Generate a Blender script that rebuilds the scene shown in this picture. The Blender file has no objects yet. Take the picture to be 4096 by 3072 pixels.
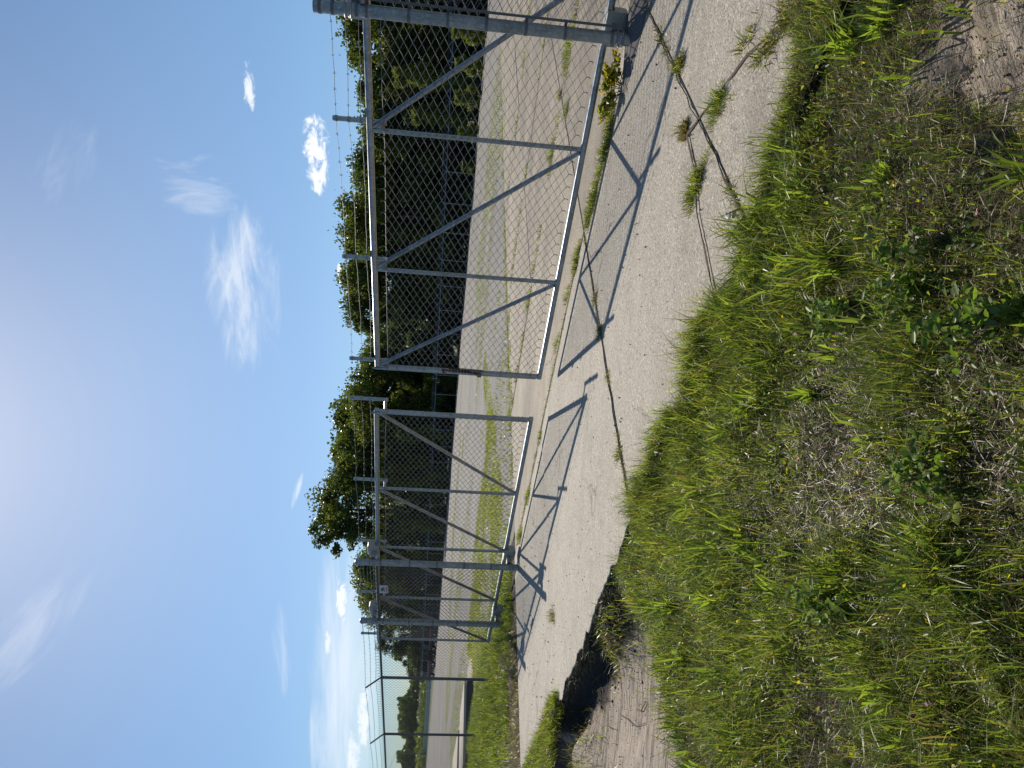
import bpy, math, random
import numpy as np
from mathutils import Vector, Matrix

random.seed(7)
rng = np.random.default_rng(11)
S = bpy.context.scene
COL = S.collection
R = math.radians

# ------------------------------------------------------------------ camera
PITCH, ROLL, CAM_H, FPX = R(5.4), math.atan(0.062), 1.25, 2840.0
fw = Vector((0, math.cos(PITCH), -math.sin(PITCH)))
dn = Vector((0, -math.sin(PITCH), -math.cos(PITCH)))
rt = Vector((1, 0, 0))
c_, s_ = math.cos(ROLL), math.sin(ROLL)
U = c_ * rt - s_ * dn            # photographer's right
V = c_ * dn + s_ * rt            # photographer's down
cam = bpy.data.cameras.new('camera')
cam.sensor_width = 36.0
cam.lens = FPX / 4096 * 36.0
cam.clip_start, cam.clip_end = 0.05, 4000
cam_o = bpy.data.objects.new('camera', cam)
COL.objects.link(cam_o)
# the phone was held upright and its picture is stored on its side: camera X looks down
cam_o.matrix_world = Matrix(((V.x, U.x, -fw.x, 0), (V.y, U.y, -fw.y, 0), (V.z, U.z, -fw.z, CAM_H), (0, 0, 0, 1)))
S.camera = cam_o

def ray(X, Y):
    return (fw * FPX + U * (1536 - Y) + V * (X - 2048)).normalized()

# ------------------------------------------------------------------ light
SUN_EL, SUN_AZ = R(40.5), R(-8.2)          # azimuth from +Y, negative to the left
sd = Vector((math.sin(SUN_AZ) * math.cos(SUN_EL), math.cos(SUN_AZ) * math.cos(SUN_EL), math.sin(SUN_EL)))
sun = bpy.data.lights.new('sun', 'SUN')
sun.energy, sun.angle, sun.color = 4.3, R(0.42), (1.0, 0.91, 0.77)
sun_o = bpy.data.objects.new('sun', sun)
COL.objects.link(sun_o)
sun_o.rotation_euler = sd.to_track_quat('Z', 'Y').to_euler()
S.view_settings.view_transform = 'Standard'
S.view_settings.look = 'None'
S.view_settings.gamma = 1.0
S.view_settings.exposure = 0.20
S.view_settings.use_curve_mapping = False

world = bpy.data.worlds.new('World')
S.world = world
world.use_nodes = True
WN = world.node_tree
WN.nodes.clear()

class NT:
    """small helper to write node trees"""
    def __init__(s, tree): s.t = tree
    def n(s, typ, **kw):
        nd = s.t.nodes.new(typ)
        for k, v in kw.items():
            if k.startswith('i_'):
                nd.inputs[k[2:].replace('_', ' ')].default_value = v
            else: setattr(nd, k, v)
        return nd
    def l(s, a, b): s.t.links.new(a, b)
    def put(s, sock, val):
        if isinstance(val, bpy.types.NodeSocket): s.l(val, sock)
        else: sock.default_value = val
    def math(s, op, a, b=0.0, clamp=False):
        m = s.n('ShaderNodeMath', operation=op); m.use_clamp = clamp
        s.put(m.inputs[0], a); s.put(m.inputs[1], b)
        return m.outputs[0]
    def noise(s, vec, scale, detail=4, rough=.55, dist=0.0):
        m = s.n('ShaderNodeTexNoise'); m.inputs['Scale'].default_value = scale
        m.inputs['Detail'].default_value = detail; m.inputs['Roughness'].default_value = rough
        m.inputs['Distortion'].default_value = dist
        if vec is not None: s.l(vec, m.inputs['Vector'])
        return m.outputs['Fac']
    def ramp(s, fac, stops):
        m = s.n('ShaderNodeValToRGB')
        e = m.color_ramp.elements
        while len(e) < len(stops): e.new(.5)
        for el, (p, c) in zip(e, stops):
            el.position = p; el.color = tuple(c) + (1,) if len(c) == 3 else c
        s.put(m.inputs[0], fac)
        return m.outputs[0]
    def mix(s, fac, a, b, mode='MIX'):
        m = s.n('ShaderNodeMix', data_type='RGBA', blend_type=mode)
        s.put(m.inputs['Factor'], fac)
        for sock, v in ((m.inputs[6], a), (m.inputs[7], b)):
            if isinstance(v, bpy.types.NodeSocket): s.l(v, sock)
            else: sock.default_value = tuple(v) + (1,)
        return m.outputs[2]
    def rng(s, v, a, b, c=0.0, d=1.0, smooth=False):
        m = s.n('ShaderNodeMapRange'); m.clamp = True
        if smooth: m.interpolation_type = 'SMOOTHSTEP'
        s.put(m.inputs[0], v)
        for k, x in zip((1, 2, 3, 4), (a, b, c, d)): m.inputs[k].default_value = x
        return m.outputs[0]
    def dot(s, v, vec):
        m = s.n('ShaderNodeVectorMath', operation='DOT_PRODUCT')
        s.l(v, m.inputs[0]); m.inputs[1].default_value = vec
        return m.outputs['Value']

w = NT(WN)
sky = w.n('ShaderNodeTexSky', sky_type='NISHITA')
sky.sun_disc = False
sky.sun_elevation = SUN_EL
sky.sun_rotation = SUN_AZ
sky.altitude = 0
sky.air_density, sky.dust_density, sky.ozone_density = 1.0, 0.38, 2.6
tc = w.n('ShaderNodeTexCoord')
gdir = tc.outputs['Generated']
def cloud(center, along_px, ru, rv, nscale, stretch, lo, hi, dens, seed):
    """one cloud of the sky: an elliptical patch of direction space filled with stretched noise.
    ru, rv: half sizes in radians along and across; along_px: second picture point giving its long axis"""
    d = ray(*center); a = (ray(*along_px) - d)
    a = (a - d * a.dot(d)).normalized(); b = d.cross(a).normalized()
    u, v = w.dot(gdir, a), w.dot(gdir, b)
    front = w.math('GREATER_THAN', w.dot(gdir, d), 0.3)
    cv = w.n('ShaderNodeCombineXYZ')
    w.l(w.math('MULTIPLY', u, 1.0 / stretch), cv.inputs[0]); w.l(v, cv.inputs[1]); cv.inputs[2].default_value = seed
    nz = w.noise(cv.outputs[0], nscale * 2.2, 9, .64, .7)
    e = w.math('ADD', w.math('POWER', w.math('ABSOLUTE', w.math('DIVIDE', u, ru)), 2), w.math('POWER', w.math('ABSOLUTE', w.math('DIVIDE', v, rv)), 2))
    fall = w.math('SUBTRACT', 1.0, e)
    val = w.math('ADD', nz, w.math('MULTIPLY', w.math('SUBTRACT', w.math('MAXIMUM', fall, -1.0), 0.5), .30))
    m = w.math('MULTIPLY', w.rng(val, lo, hi, 0, 1, True), w.rng(fall, 0.0, .55, 0, 1, True))
    return w.math('MULTIPLY', w.math('MULTIPLY', m, dens), front)
def P_(x, y): return (x * 1.8517, y * 1.8517)     # picture point read on a 2212 px wide view
CL = [  # center, along, ru, rv, noise scale, stretch, lo, hi, density, seed
    (P_(684, 335), P_(690, 430), .066, .021, 34, 1.6, .46, .66, 1.0, 1.0),
    (P_(538, 190), P_(540, 260), .045, .012, 40, 2.0, .48, .72, .85, 2.0),
    (P_(535, 640), P_(550, 800), .135, .060, 13, 4.0, .44, .84, .60, 3.3),
    (P_(505, 560), P_(560, 420), .120, .026, 16, 6.0, .48, .90, .40, 4.1),
    (P_(425, 410), P_(480, 420), .075, .055, 15, 2.6, .50, .92, .42, 5.7),
    (P_(140, 350), P_(110, 410), .070, .035, 14, 4.0, .48, .95, .22, 6.2),
    (P_(60, 1360), P_(10, 1420), .110, .040, 14, 5.0, .46, .92, .30, 7.9),
    (P_(738, 1295), P_(740, 1400), .034, .009, 52, 1.8, .44, .62, .9, 8.4),
    (P_(709, 1390), P_(711, 1450), .020, .006, 60, 1.8, .44, .62, .7, 9.4),
    (P_(605, 1405), P_(612, 1500), .075, .018, 18, 5.0, .46, .86, .42, 10.3),
    (P_(745, 1450), P_(748, 1640), .200, .050, 9, 9.0, .30, .85, .62, 11.9),
    (P_(786, 1545), P_(788, 1650), .045, .010, 48, 2.0, .44, .68, .75, 12.6),
    (P_(765, 1640), P_(767, 1700), .040, .011, 46, 2.0, .44, .68, .7, 13.1),
    (P_(642, 1060), P_(655, 1010), .030, .006, 34, 4.0, .42, .78, .6, 14.2),
    (P_(735, 590), P_(737, 640), .022, .005, 60, 1.6, .44, .62, .8, 15.2),
    (P_(690, 1620), P_(695, 1700), .075, .014, 16, 6.0, .42, .84, .45, 16.2),
]
tot = None
for c in CL:
    m = cloud(*c)
    tot = m if tot is None else w.math('SUBTRACT', 1.0, w.math('MULTIPLY', w.math('SUBTRACT', 1.0, tot), w.math('SUBTRACT', 1.0, m)))
hs = w.n('ShaderNodeHueSaturation')
hs.inputs['Saturation'].default_value = 1.12
w.l(sky.outputs[0], hs.inputs['Color'])
sepd = w.n('ShaderNodeSeparateXYZ'); w.l(gdir, sepd.inputs[0])
air = w.rng(sepd.outputs[2], 0.0, .42, 0, 1, True)            # humid air: deeper blue towards the horizon than the clean model
skyt = w.mix(1.0, hs.outputs[0], w.mix(air, (.56, .69, .86), (.98, 1.0, .98)), 'MULTIPLY')
skyc = w.mix(tot, skyt, (10.2, 10.5, 10.9))
bg = w.n('ShaderNodeBackground'); bg.inputs['Strength'].default_value = 0.088
w.l(skyc, bg.inputs['Color'])
wo = w.n('ShaderNodeOutputWorld'); w.l(bg.outputs[0], wo.inputs['Surface'])

# ------------------------------------------------------------------ axes of the place: p runs into the yard, q along the gate to the left
S2 = math.sqrt(2.0)
def W(p, q, z=0.0): return ((p - q) / S2, (p + q) / S2, z)
def Wn(p, q, z): return np.stack([(p - q) / S2, (p + q) / S2, z], axis=-1)
def PQ(x, y): return (x + y) / S2, (y - x) / S2
def sst(x, a, b):
    t = np.clip((x - a) / (b - a), 0, 1); return t * t * (3 - 2 * t)

_tab = rng.random((256, 256))
def vnoise(x, y):
    x = np.asarray(x, float); y = np.asarray(y, float)
    xi, yi = np.floor(x).astype(int), np.floor(y).astype(int)
    fx, fy = x - xi, y - yi
    fx = fx * fx * (3 - 2 * fx); fy = fy * fy * (3 - 2 * fy)
    g = lambda i, j: _tab[i % 256, j % 256]
    return (g(xi, yi) * (1 - fx) * (1 - fy) + g(xi + 1, yi) * fx * (1 - fy) + g(xi, yi + 1) * (1 - fx) * fy + g(xi + 1, yi + 1) * fx * fy)
def fbm(x, y, o=4):
    r, a, t = 0, .5, 0
    for k in range(o):
        r = r + a * vnoise(x * 2 ** k + 17.3 * k, y * 2 ** k + 9.1 * k); t += a; a *= .5
    return r / t

# ------------------------------------------------------------------ mesh helpers
def new_mesh(name, verts, faces, mat, smooth=False, colors=None):
    """verts Nx3; faces: Mx3 or Mx4 int array, or list of tuples"""
    me = bpy.data.meshes.new(name)
    if isinstance(faces, np.ndarray):
        verts = np.asarray(verts, np.float32)
        M, k = faces.shape
        me.vertices.add(len(verts)); me.vertices.foreach_set('co', verts.ravel())
        me.loops.add(M * k); me.loops.foreach_set('vertex_index', faces.astype(np.int32).ravel())
        me.polygons.add(M)
        me.polygons.foreach_set('loop_start', np.arange(0, M * k, k, dtype=np.int32))
        me.polygons.foreach_set('loop_total', np.full(M, k, np.int32))
    else:
        me.from_pydata([tuple(v) for v in verts], [], faces)
    if colors is not None:
        at = me.color_attributes.new('tint', 'FLOAT_COLOR', 'POINT')
        c4 = np.ones((len(verts), 4), np.float32); c4[:, :3] = colors
        at.data.foreach_set('color', c4.ravel())
    me.update(calc_edges=True); 
    if smooth: me.polygons.foreach_set('use_smooth', np.ones(len(me.polygons), bool))
    me.validate()
    if mat: me.materials.append(mat)
    return me

def link(name, me, parent=None, loc=None):
    o = bpy.data.objects.new(name, me); COL.objects.link(o)
    if parent is not None:
        o.parent = parent
        if loc is None: o.matrix_parent_inverse = parent.matrix_world.inverted()
    if loc is not None: o.location = loc
    return o

class MB:
    def __init__(s): s.v, s.f = [], []
    def add(s, vs, fs):
        b = len(s.v); s.v += [tuple(v) for v in vs]; s.f += [tuple(i + b for i in f) for f in fs]
    def tube(s, pts, r, n=8, caps=True):
        pts = [Vector(p) for p in pts]; rings = []
        rr = r if isinstance(r, (list, tuple)) else [r] * len(pts)
        up = None
        for i, p in enumerate(pts):
            t = (pts[min(i + 1, len(pts) - 1)] - pts[max(i - 1, 0)]).normalized()
            if up is None:
                up = Vector((0, 0, 1)) if abs(t.z) < .9 else Vector((1, 0, 0))
            a = t.cross(up).normalized(); b = a.cross(t).normalized(); up = b
            rings.append([p + (a * math.cos(2 * math.pi * k / n) + b * math.sin(2 * math.pi * k / n)) * rr[i] for k in range(n)])
        vs = [v for rg in rings for v in rg]; fs = []
        for i in range(len(pts) - 1):
            for k in range(n):
                k2 = (k + 1) % n
                fs.append((i * n + k, i * n + k2, (i + 1) * n + k2, (i + 1) * n + k))
        if caps:
            fs.append(tuple(range(n))[::-1]); fs.append(tuple(range((len(pts) - 1) * n, len(pts) * n)))
        s.add(vs, fs)
    def box(s, c, ax, ay, az, bev=0.0):
        """box with half-axis vectors; bev > 0 chamfers the edges running along az"""
        c, ax, ay, az = Vector(c), Vector(ax), Vector(ay), Vector(az)
        if bev <= 0: prof = [(-1, -1), (1, -1), (1, 1), (-1, 1)]
        else:
            bx, by = bev / ax.length, bev / ay.length
            prof = [(-1, -1 + by), (-1 + bx, -1), (1 - bx, -1), (1, -1 + by), (1, 1 - by), (1 - bx, 1), (-1 + bx, 1), (-1, 1 - by)]
        n = len(prof)
        vs = [c + ax * a + ay * b - az for a, b in prof] + [c + ax * a + ay * b + az for a, b in prof]
        fs = [(k, (k + 1) % n, n + (k + 1) % n, n + k) for k in range(n)] + [tuple(range(n))[::-1], tuple(range(n, 2 * n))]
        s.add(vs, fs)
    def build(s, name, mat, parent=None, smooth=True):
        me = new_mesh(name, s.v, s.f, mat)
        if smooth:
            me.polygons.foreach_set('use_smooth', np.array([len(p.vertices) == 4 for p in me.polygons]))
            try: me.set_sharp_from_angle(angle=R(50))
            except Exception: pass
        return link(name, me, parent)

def tag(o, label=None, cat=None, group=None, kind=None):
    if label: o['label'] = label
    if cat: o['category'] = cat
    if group: o['group'] = group
    if kind: o['kind'] = kind
    return o
def thing(name, loc, label=None, cat=None, group=None, kind=None):
    o = bpy.data.objects.new(name, None); COL.objects.link(o); o.location = loc
    o.matrix_world = Matrix.Translation(loc); o.empty_display_size = .2
    return tag(o, label, cat, group, kind)
def copy_tree(o, parent=None):
    c = o.copy(); COL.objects.link(c); c.parent = parent
    for ch in list(o.children):
        copy_tree(ch, c).matrix_parent_inverse = ch.matrix_parent_inverse.copy()
    return c

# ------------------------------------------------------------------ materials
def mat(name):
    m = bpy.data.materials.new(name); m.use_nodes = True
    t = m.node_tree; t.nodes.clear()
    n = NT(t)
    out = n.n('ShaderNodeOutputMaterial')
    b = n.n('ShaderNodeBsdfPrincipled'); n.l(b.outputs[0], out.inputs[0])
    tcx = n.n('ShaderNodeTexCoord')
    return m, n, b, out, tcx.outputs['Object']
def bump(n, b, h, strength, dist):
    bp = n.n('ShaderNodeBump'); bp.inputs['Strength'].default_value = strength; bp.inputs['Distance'].default_value = dist
    n.l(h, bp.inputs['Height']); n.l(bp.outputs[0], b.inputs['Normal'])
def plain(name, col, rough=.6, metal=0.0, var=.25, scale=30):
    m, n, b, o, co = mat(name)
    nz = n.noise(co, scale, 5)
    n.l(n.mix(nz, [x * (1 - var) for x in col], [min(1, x * (1 + var)) for x in col]), b.inputs['Base Color'])
    b.inputs['Roughness'].default_value = rough; b.inputs['Metallic'].default_value = metal
    return m

def galv(name, lo, hi, metal, rough, rust=0.0):
    m, n, b, o, co = mat(name)
    a = n.noise(co, 9, 6, .65); f = n.noise(co, 120, 3)
    c = n.mix(n.rng(a, .35, .68), lo, hi)
    c = n.mix(n.math('MULTIPLY', n.rng(f, .45, .7), .35), c, [x * .7 for x in lo])
    st = n.n('ShaderNodeMapping'); st.inputs['Scale'].default_value = (22, 22, 1.2); n.l(co, st.inputs['Vector'])
    sk = n.noise(st.outputs[0], 3.0, 5, .7)
    c = n.mix(n.math('MULTIPLY', n.rng(sk, .52, .70), .6), c, (.15, .145, .125))
    c = n.mix(n.math('MULTIPLY', n.rng(n.noise(co, 34, 5, .7), .52, .62), .4), c, [min(1, x * 1.35) for x in hi])
    if rust: c = n.mix(n.math('MULTIPLY', n.rng(n.noise(co, 5, 6, .7), .58, .75), rust), c, (.12, .05, .025))
    n.l(c, b.inputs['Base Color']); b.inputs['Metallic'].default_value = metal
    n.l(n.rng(a, .3, .7, rough - .08, rough + .15), b.inputs['Roughness'])
    bump(n, b, f, .15, .001)
    return m
M_GALV = galv('galvanised_steel', (.24, .26, .28), (.42, .44, .46), .8, .36)
M_POST = galv('weathered_steel', (.19, .21, .225), (.36, .38, .39), .7, .40, .0)
M_WIRE = plain('wire_zinc', (.20, .21, .225), .5, .4)
M_DARKP = galv('dark_steel', (.10, .105, .115), (.17, .175, .19), .4, .5)
M_RUST = plain('rust', (.075, .032, .02), .85, .2, .5, 60)
M_PLASTIC = plain('grey_housing', (.34, .335, .31), .55, 0, .12, 12)
M_BLACK = plain('black_void', (.012, .012, .013), .8)
M_BRASS = plain('dull_brass', (.16, .12, .08), .5, .5)

# concrete of the driveway: exposed aggregate, stains, tyre polish
m, n, b, o, co = mat('exposed_aggregate_concrete'); M_CONC = m
big = n.noise(co, .55, 5, .6); mid = n.noise(co, 4.5, 6, .65); fine = n.noise(co, 55, 4, .7)
vor = n.n('ShaderNodeTexVoronoi'); vor.inputs['Scale'].default_value = 85; n.l(co, vor.inputs['Vector'])
vs_ = n.n('ShaderNodeSeparateColor'); n.l(vor.outputs['Color'], vs_.inputs[0])
c = n.mix(n.rng(big, .33, .68), (.295, .258, .205), (.415, .370, .302))
c = n.mix(n.math('MULTIPLY', n.rng(mid, .5, .75), .4), c, (.235, .215, .19))
peb = n.rng(vs_.outputs[0], .0, 1.0)
c = n.mix(n.math('MULTIPLY', n.rng(vs_.outputs[1], .45, .75), .85), c, n.mix(peb, (.12, .105, .085), (.58, .54, .46)))
c = n.mix(n.math('MULTIPLY', n.rng(fine, .55, .72), .45), c, (.15, .135, .12))
stn = n.noise(co, 1.15, 7, .72, .6)
c = n.mix(n.math('MULTIPLY', n.rng(stn, .53, .68), .42), c, (.155, .135, .108))
rr_ = n.n('ShaderNodeMapping'); rr_.inputs['Rotation'].default_value = (0, 0, R(-45)); rr_.inputs['Scale'].default_value = (.35, 2.6, 1); n.l(co, rr_.inputs['Vector'])
trk = n.noise(rr_.outputs[0], 1.0, 4, .6)                       # tyre tracks running through the gate
c = n.mix(n.math('MULTIPLY', n.rng(trk, .54, .66), .30), c, (.17, .155, .13))
ns_ = n.n('ShaderNodeVectorMath', operation='ADD'); nz_ = n.n('ShaderNodeTexNoise'); nz_.inputs['Scale'].default_value = 3.0; nz_.inputs['Detail'].default_value = 6; n.l(co, nz_.inputs['Vector'])
sc_ = n.n('ShaderNodeVectorMath', operation='SCALE'); sc_.inputs['Scale'].default_value = .35; n.l(nz_.outputs['Color'], sc_.inputs[0])
n.l(co, ns_.inputs[0]); n.l(sc_.outputs[0], ns_.inputs[1])
vc = n.n('ShaderNodeTexVoronoi', feature='DISTANCE_TO_EDGE'); vc.inputs['Scale'].default_value = .62; n.l(ns_.outputs[0], vc.inputs['Vector'])
crk = n.math('MULTIPLY', n.rng(vc.outputs['Distance'], .0, .010, 1, 0), n.rng(n.noise(co, .9, 3), .5, .58))
c = n.mix(n.math('MULTIPLY', crk, .85), c, (.05, .043, .035))
n.l(c, b.inputs['Base Color']); b.inputs['Roughness'].default_value = .78
M_CONC_C = c
hh = n.math('ADD', n.math('MULTIPLY', n.rng(vor.outputs['Distance'], 0, .6, 1, 0), .6), n.math('MULTIPLY', fine, .6))
bump(n, b, hh, .7, .006)

M_YARD = M_CONC.copy(); M_YARD.name = 'worn_yard_concrete'
n = NT(M_YARD.node_tree); b = [k for k in M_YARD.node_tree.nodes if k.type == 'BSDF_PRINCIPLED'][0]; src = b.inputs['Base Color'].links[0].from_socket
co = [k for k in M_YARD.node_tree.nodes if k.type == 'TEX_COORD'][0].outputs['Object']
f_ = n.rng(n.noise(co, .8, 6, .7), .32, .66)
oi = n.n('ShaderNodeObjectInfo')
src = n.mix(1.0, src, n.mix(oi.outputs['Random'], (.78, .76, .74), (1.08, 1.06, 1.02)), 'MULTIPLY')
mp = n.n('ShaderNodeMapping'); mp.inputs['Scale'].default_value = (.25, 2.2, 1); mp.inputs['Rotation'].default_value = (0, 0, R(-12)); n.l(co, mp.inputs['Vector'])
src = n.mix(n.math('MULTIPLY', n.rng(n.noise(mp.outputs[0], 1.0, 6, .7), .5, .62), .45), src, (.13, .115, .095))
n.l(n.mix(1.0, src, n.mix(f_, (.56, .54, .52), (.98, .95, .90)), 'MULTIPLY'), b.inputs['Base Color'])
m, n, b, o, co = mat('worn_gravel_asphalt'); M_LOT = m
big = n.noise(co, .16, 5, .6); mid = n.noise(co, 1.3, 6, .65); fine = n.noise(co, 38, 4, .75)
st = n.n('ShaderNodeMapping'); st.inputs['Rotation'].default_value = (0, 0, R(-20)); st.inputs['Scale'].default_value = (.10, .55, 1); n.l(co, st.inputs['Vector'])
strk = n.noise(st.outputs[0], 1.0, 5, .6)
c = n.mix(n.rng(big, .35, .65), (.15, .141, .13), (.265, .247, .222))
c = n.mix(n.math('MULTIPLY', n.rng(mid, .44, .62), .65), c, (.135, .127, .118))
c = n.mix(n.math('MULTIPLY', n.rng(fine, .54, .68), .8), c, (.46, .44, .41))
c = n.mix(n.math('MULTIPLY', n.rng(fine, .48, .3), .6), c, (.08, .075, .07))
gr = n.math('MULTIPLY', n.rng(strk, .55, .68), n.rng(mid, .42, .6))
c = n.mix(n.math('MULTIPLY', gr, .8), c, n.mix(fine, (.10, .13, .035), (.20, .20, .07)))
n.l(c, b.inputs['Base Color']); b.inputs['Roughness'].default_value = .9
bump(n, b, fine, .8, .012)

# natural ground: r = pale sand, g = dark soil, rest thatch-brown earth
m, n, b, o, co = mat('bare_earth'); M_EARTH = m
at = n.n('ShaderNodeAttribute', attribute_name='tint'); sp = n.n('ShaderNodeSeparateColor'); n.l(at.outputs['Color'], sp.inputs[0])
f1 = n.noise(co, 30, 6, .7); f2 = n.noise(co, 6, 5, .6); f3 = n.noise(co, 140, 3, .6)
rot = n.n('ShaderNodeMapping'); rot.inputs['Rotation'].default_value = (0, 0, R(45)); rot.inputs['Scale'].default_value = (2, 26, 2)
rot.inputs['Scale'].default_value = (2.2, 30, 2); n.l(co, rot.inputs['Vector'])
drag = n.noise(rot.outputs[0], 1.0, 6, .7)
earth = n.mix(f1, (.028, .022, .016), (.10, .078, .055))
sand = n.mix(n.rng(f2, .3, .7), (.40, .33, .26), (.54, .46, .37))
sand = n.mix(n.math('MULTIPLY', n.rng(drag, .485, .58), .75), sand, (.115, .09, .068))
sand = n.mix(n.math('MULTIPLY', n.rng(f1, .58, .68), .4), sand, (.14, .11, .085))
soil = n.mix(f1, (.014, .012, .010), (.048, .039, .031))
c = n.mix(sp.outputs[0], earth, sand); c = n.mix(sp.outputs[1], c, soil)
c = n.mix(sp.outputs[2], c, n.mix(f1, (.05, .07, .018), (.12, .14, .05)))
n.l(c, b.inputs['Base Color']); b.inputs['Roughness'].default_value = .95
hh = n.math('ADD', n.math('ADD', f1, n.math('MULTIPLY', f3, .4)), n.math('MULTIPLY', drag, .5))
bump(n, b, hh, .8, .03)

def leafmat(name, trans=.45, gloss=.35, k=1.0):
    m = bpy.data.materials.new(name); m.use_nodes = True
    t = m.node_tree; t.nodes.clear(); n = NT(t)
    out = n.n('ShaderNodeOutputMaterial')
    at = n.n('ShaderNodeAttribute', attribute_name='tint')
    b = n.n('ShaderNodeBsdfPrincipled'); b.inputs['Roughness'].default_value = .36
    b.inputs['Specular IOR Level'].default_value = gloss
    n.l(at.outputs['Color'], b.inputs['Base Color'])
    tr = n.n('ShaderNodeBsdfTranslucent')
    n.l(n.mix(1.0, at.outputs['Color'], (1.65 * k, 1.7 * k, .85 * k), 'MULTIPLY'), tr.inputs['Color'])
    mx = n.n('ShaderNodeMixShader'); mx.inputs[0].default_value = trans
    n.l(b.outputs[0], mx.inputs[1]); n.l(tr.outputs[0], mx.inputs[2]); n.l(mx.outputs[0], out.inputs[0])
    return m
M_GRASS = leafmat('grass_blade', .55, .5, 1.2)
M_LEAF = leafmat('tree_leaf', .42, .12)
M_WEED = leafmat('weed_leaf', .5, .3, 1.15)
M_BARK = plain('bark', (.10, .08, .06), .9, 0, .4, 14)

# ------------------------------------------------------------------ natural ground (one sheet to the horizon)
def front_edge(q):                         # where the driveway slabs end towards the camera
    return 2.60 + 0 * q
def dig_edge(p):                            # left limit of the meadow, where the ground has been dug away
    return 3.84 + .60 * sst(p, 1.75, 2.6) + .16 * (fbm(p * 3.3, p * 0 + 7, 3) - .5)
def ground_z(p, q):
    lump = fbm(p * 1.7 + 5, q * 1.7, 4) - .5
    fine = fbm(p * 9, q * 9 + 40, 3) - .5
    z = -.05 + .10 * lump + .035 * fine
    dp_ = sst(np.exp(-((p - 1.75) / .32) ** 2 - ((q - .52) / .26) ** 2), .2, .7)
    z = z + dp_ * (.21 * (fbm(p * 9 + 3, q * 9, 4) - .5) - .02)
    # washed-out sandy track beside the driveway, sunk below it
    qe_ = dig_edge(p)
    dig = sst(q, qe_ - .05, qe_ + .30) * (1 - sst(p, 2.50, 2.60))
    wob = .05 * (fbm(q * 3 + 9, p * 3, 3) - .5)
    zd = -.26 + .035 * (fbm(p * 5, q * .9, 3) - .5) + wob * .4 + .03 * fine * sst(p, 1.9, 2.4)
    z = z * (1 - dig) + zd * dig
    clod = np.exp(-((p - 2.42) / .22) ** 2 - ((q - 4.95) / .30) ** 2)
    z = z + dig * clod * (.17 + .12 * fine)
    clod2 = np.exp(-((p - 1.9) / .28) ** 2 - ((q - 6.75) / .45) ** 2) + np.exp(-((p - 2.2) / .12) ** 2 - ((q - 6.9) / .5) ** 2)
    z = z + dig * clod2 * .09
    # bank of tumbled soil under the slab edge
    bank = dig * sst(p, 2.25 + 2 * wob, 2.50) * .035
    z = z + bank
    # below the paving
    pav = sst(p, 2.56, 2.62)
    inner = pav * (1 - sst(q, 9.6, 9.9))
    z = z * (1 - inner) - (.055 - .027 * sst(p, 2.8, 3.0)) * inner
    # grassy strip left of the driveway
    strip = sst(q, 9.6, 10.1) * sst(p, 2.7, 3.1) * (1 - sst(p, 6.3, 7.0))
    z = z * (1 - strip) + (-.01 + .07 * sst(q, 11, 13) + .06 * lump + .03 * fine) * strip
    yard = sst(p, 6.3, 7.0)
    z = z * (1 - yard) - .045 * yard
    # grass tongue on the front edge of the driveway
    tong = sst(q, 6.75, 7.1) * (1 - sst(p, 2.56, 2.60)) * sst(p, 2.28, 2.36)
    z = z * (1 - tong) + (-.03 + .03 * fine) * tong
    far = sst(np.hypot(p, q), 90, 260)
    return z * (1 - far) - .16 * far

def axis(lo, hi, step, ext, g=1.22):
    a = list(np.arange(lo, hi + 1e-6, step)); d = step
    b = [hi]; 
    while b[-1] < ext: d *= g; b.append(b[-1] + d)
    d = step; e = [lo]
    while e[-1] > -ext: d *= g; e.append(e[-1] - d)
    return np.array(sorted(set(e[1:])) + a + b[1:])
ys, xs = axis(.2, 12.5, .032, 1500), axis(-7.2, 3.0, .032, 1500)
GX, GY = np.meshgrid(xs, ys)
gp_, gq_ = PQ(GX, GY)
GZ = ground_z(gp_, gq_)
nx, ny = len(xs), len(ys)
gv = np.stack([GX, GY, GZ], -1).reshape(-1, 3)
ii = (np.arange(ny - 1)[:, None] * nx + np.arange(nx - 1)[None, :]).ravel()
gf = np.stack([ii, ii + 1, ii + nx + 1, ii + nx], -1)
bn = fbm(gp_ * 4, gq_ * 4 + 3, 4)
sandm = sst(gq_ - dig_edge(gp_), .02, .30) * (1 - sst(gp_, 2.27 + .3 * (bn - .5), 2.38 + .3 * (bn - .5))) * (1 - sst(gp_, 2.56, 2.6))
soilm = sst(gq_ - dig_edge(gp_), .02, .2) * sst(gp_, 2.27 + .3 * (bn - .5), 2.38 + .3 * (bn - .5)) * (1 - sst(gp_, 2.7, 2.8)) * (1 - sst(gq_, 9.5, 9.8))
dk = np.exp(-((gp_ - 1.30) / .32) ** 2 - ((gq_ - 3.66) / .20) ** 2)
soilm = np.clip(soilm + sst(dk + .5 * (bn - .5), .35, .6), 0, 1)
pd = np.exp(-((gp_ - 1.72) / .26) ** 2 - ((gq_ - .52) / .20) ** 2)
pd2 = np.exp(-((gp_ - 2.0) / .16) ** 2 - ((gq_ - .62) / .25) ** 2)
sandm = np.clip(sandm + sst(pd + pd2 + .7 * (bn - .5), .35, .65) * (.40 + .5 * sst(fbm(gp_ * 14, gq_ * 14, 3), .40, .62)), 0, 1)
greenm = np.clip(sst(np.hypot(gp_, gq_), 14, 30), 0, 1)
gc = np.stack([sandm, soilm, greenm], -1).reshape(-1, 3)
gme = new_mesh('ground', gv, gf, M_EARTH, True, gc)
tag(link('ground', gme), 'rough earth and pale sandy washed out ground around the driveway', kind='structure')

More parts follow.
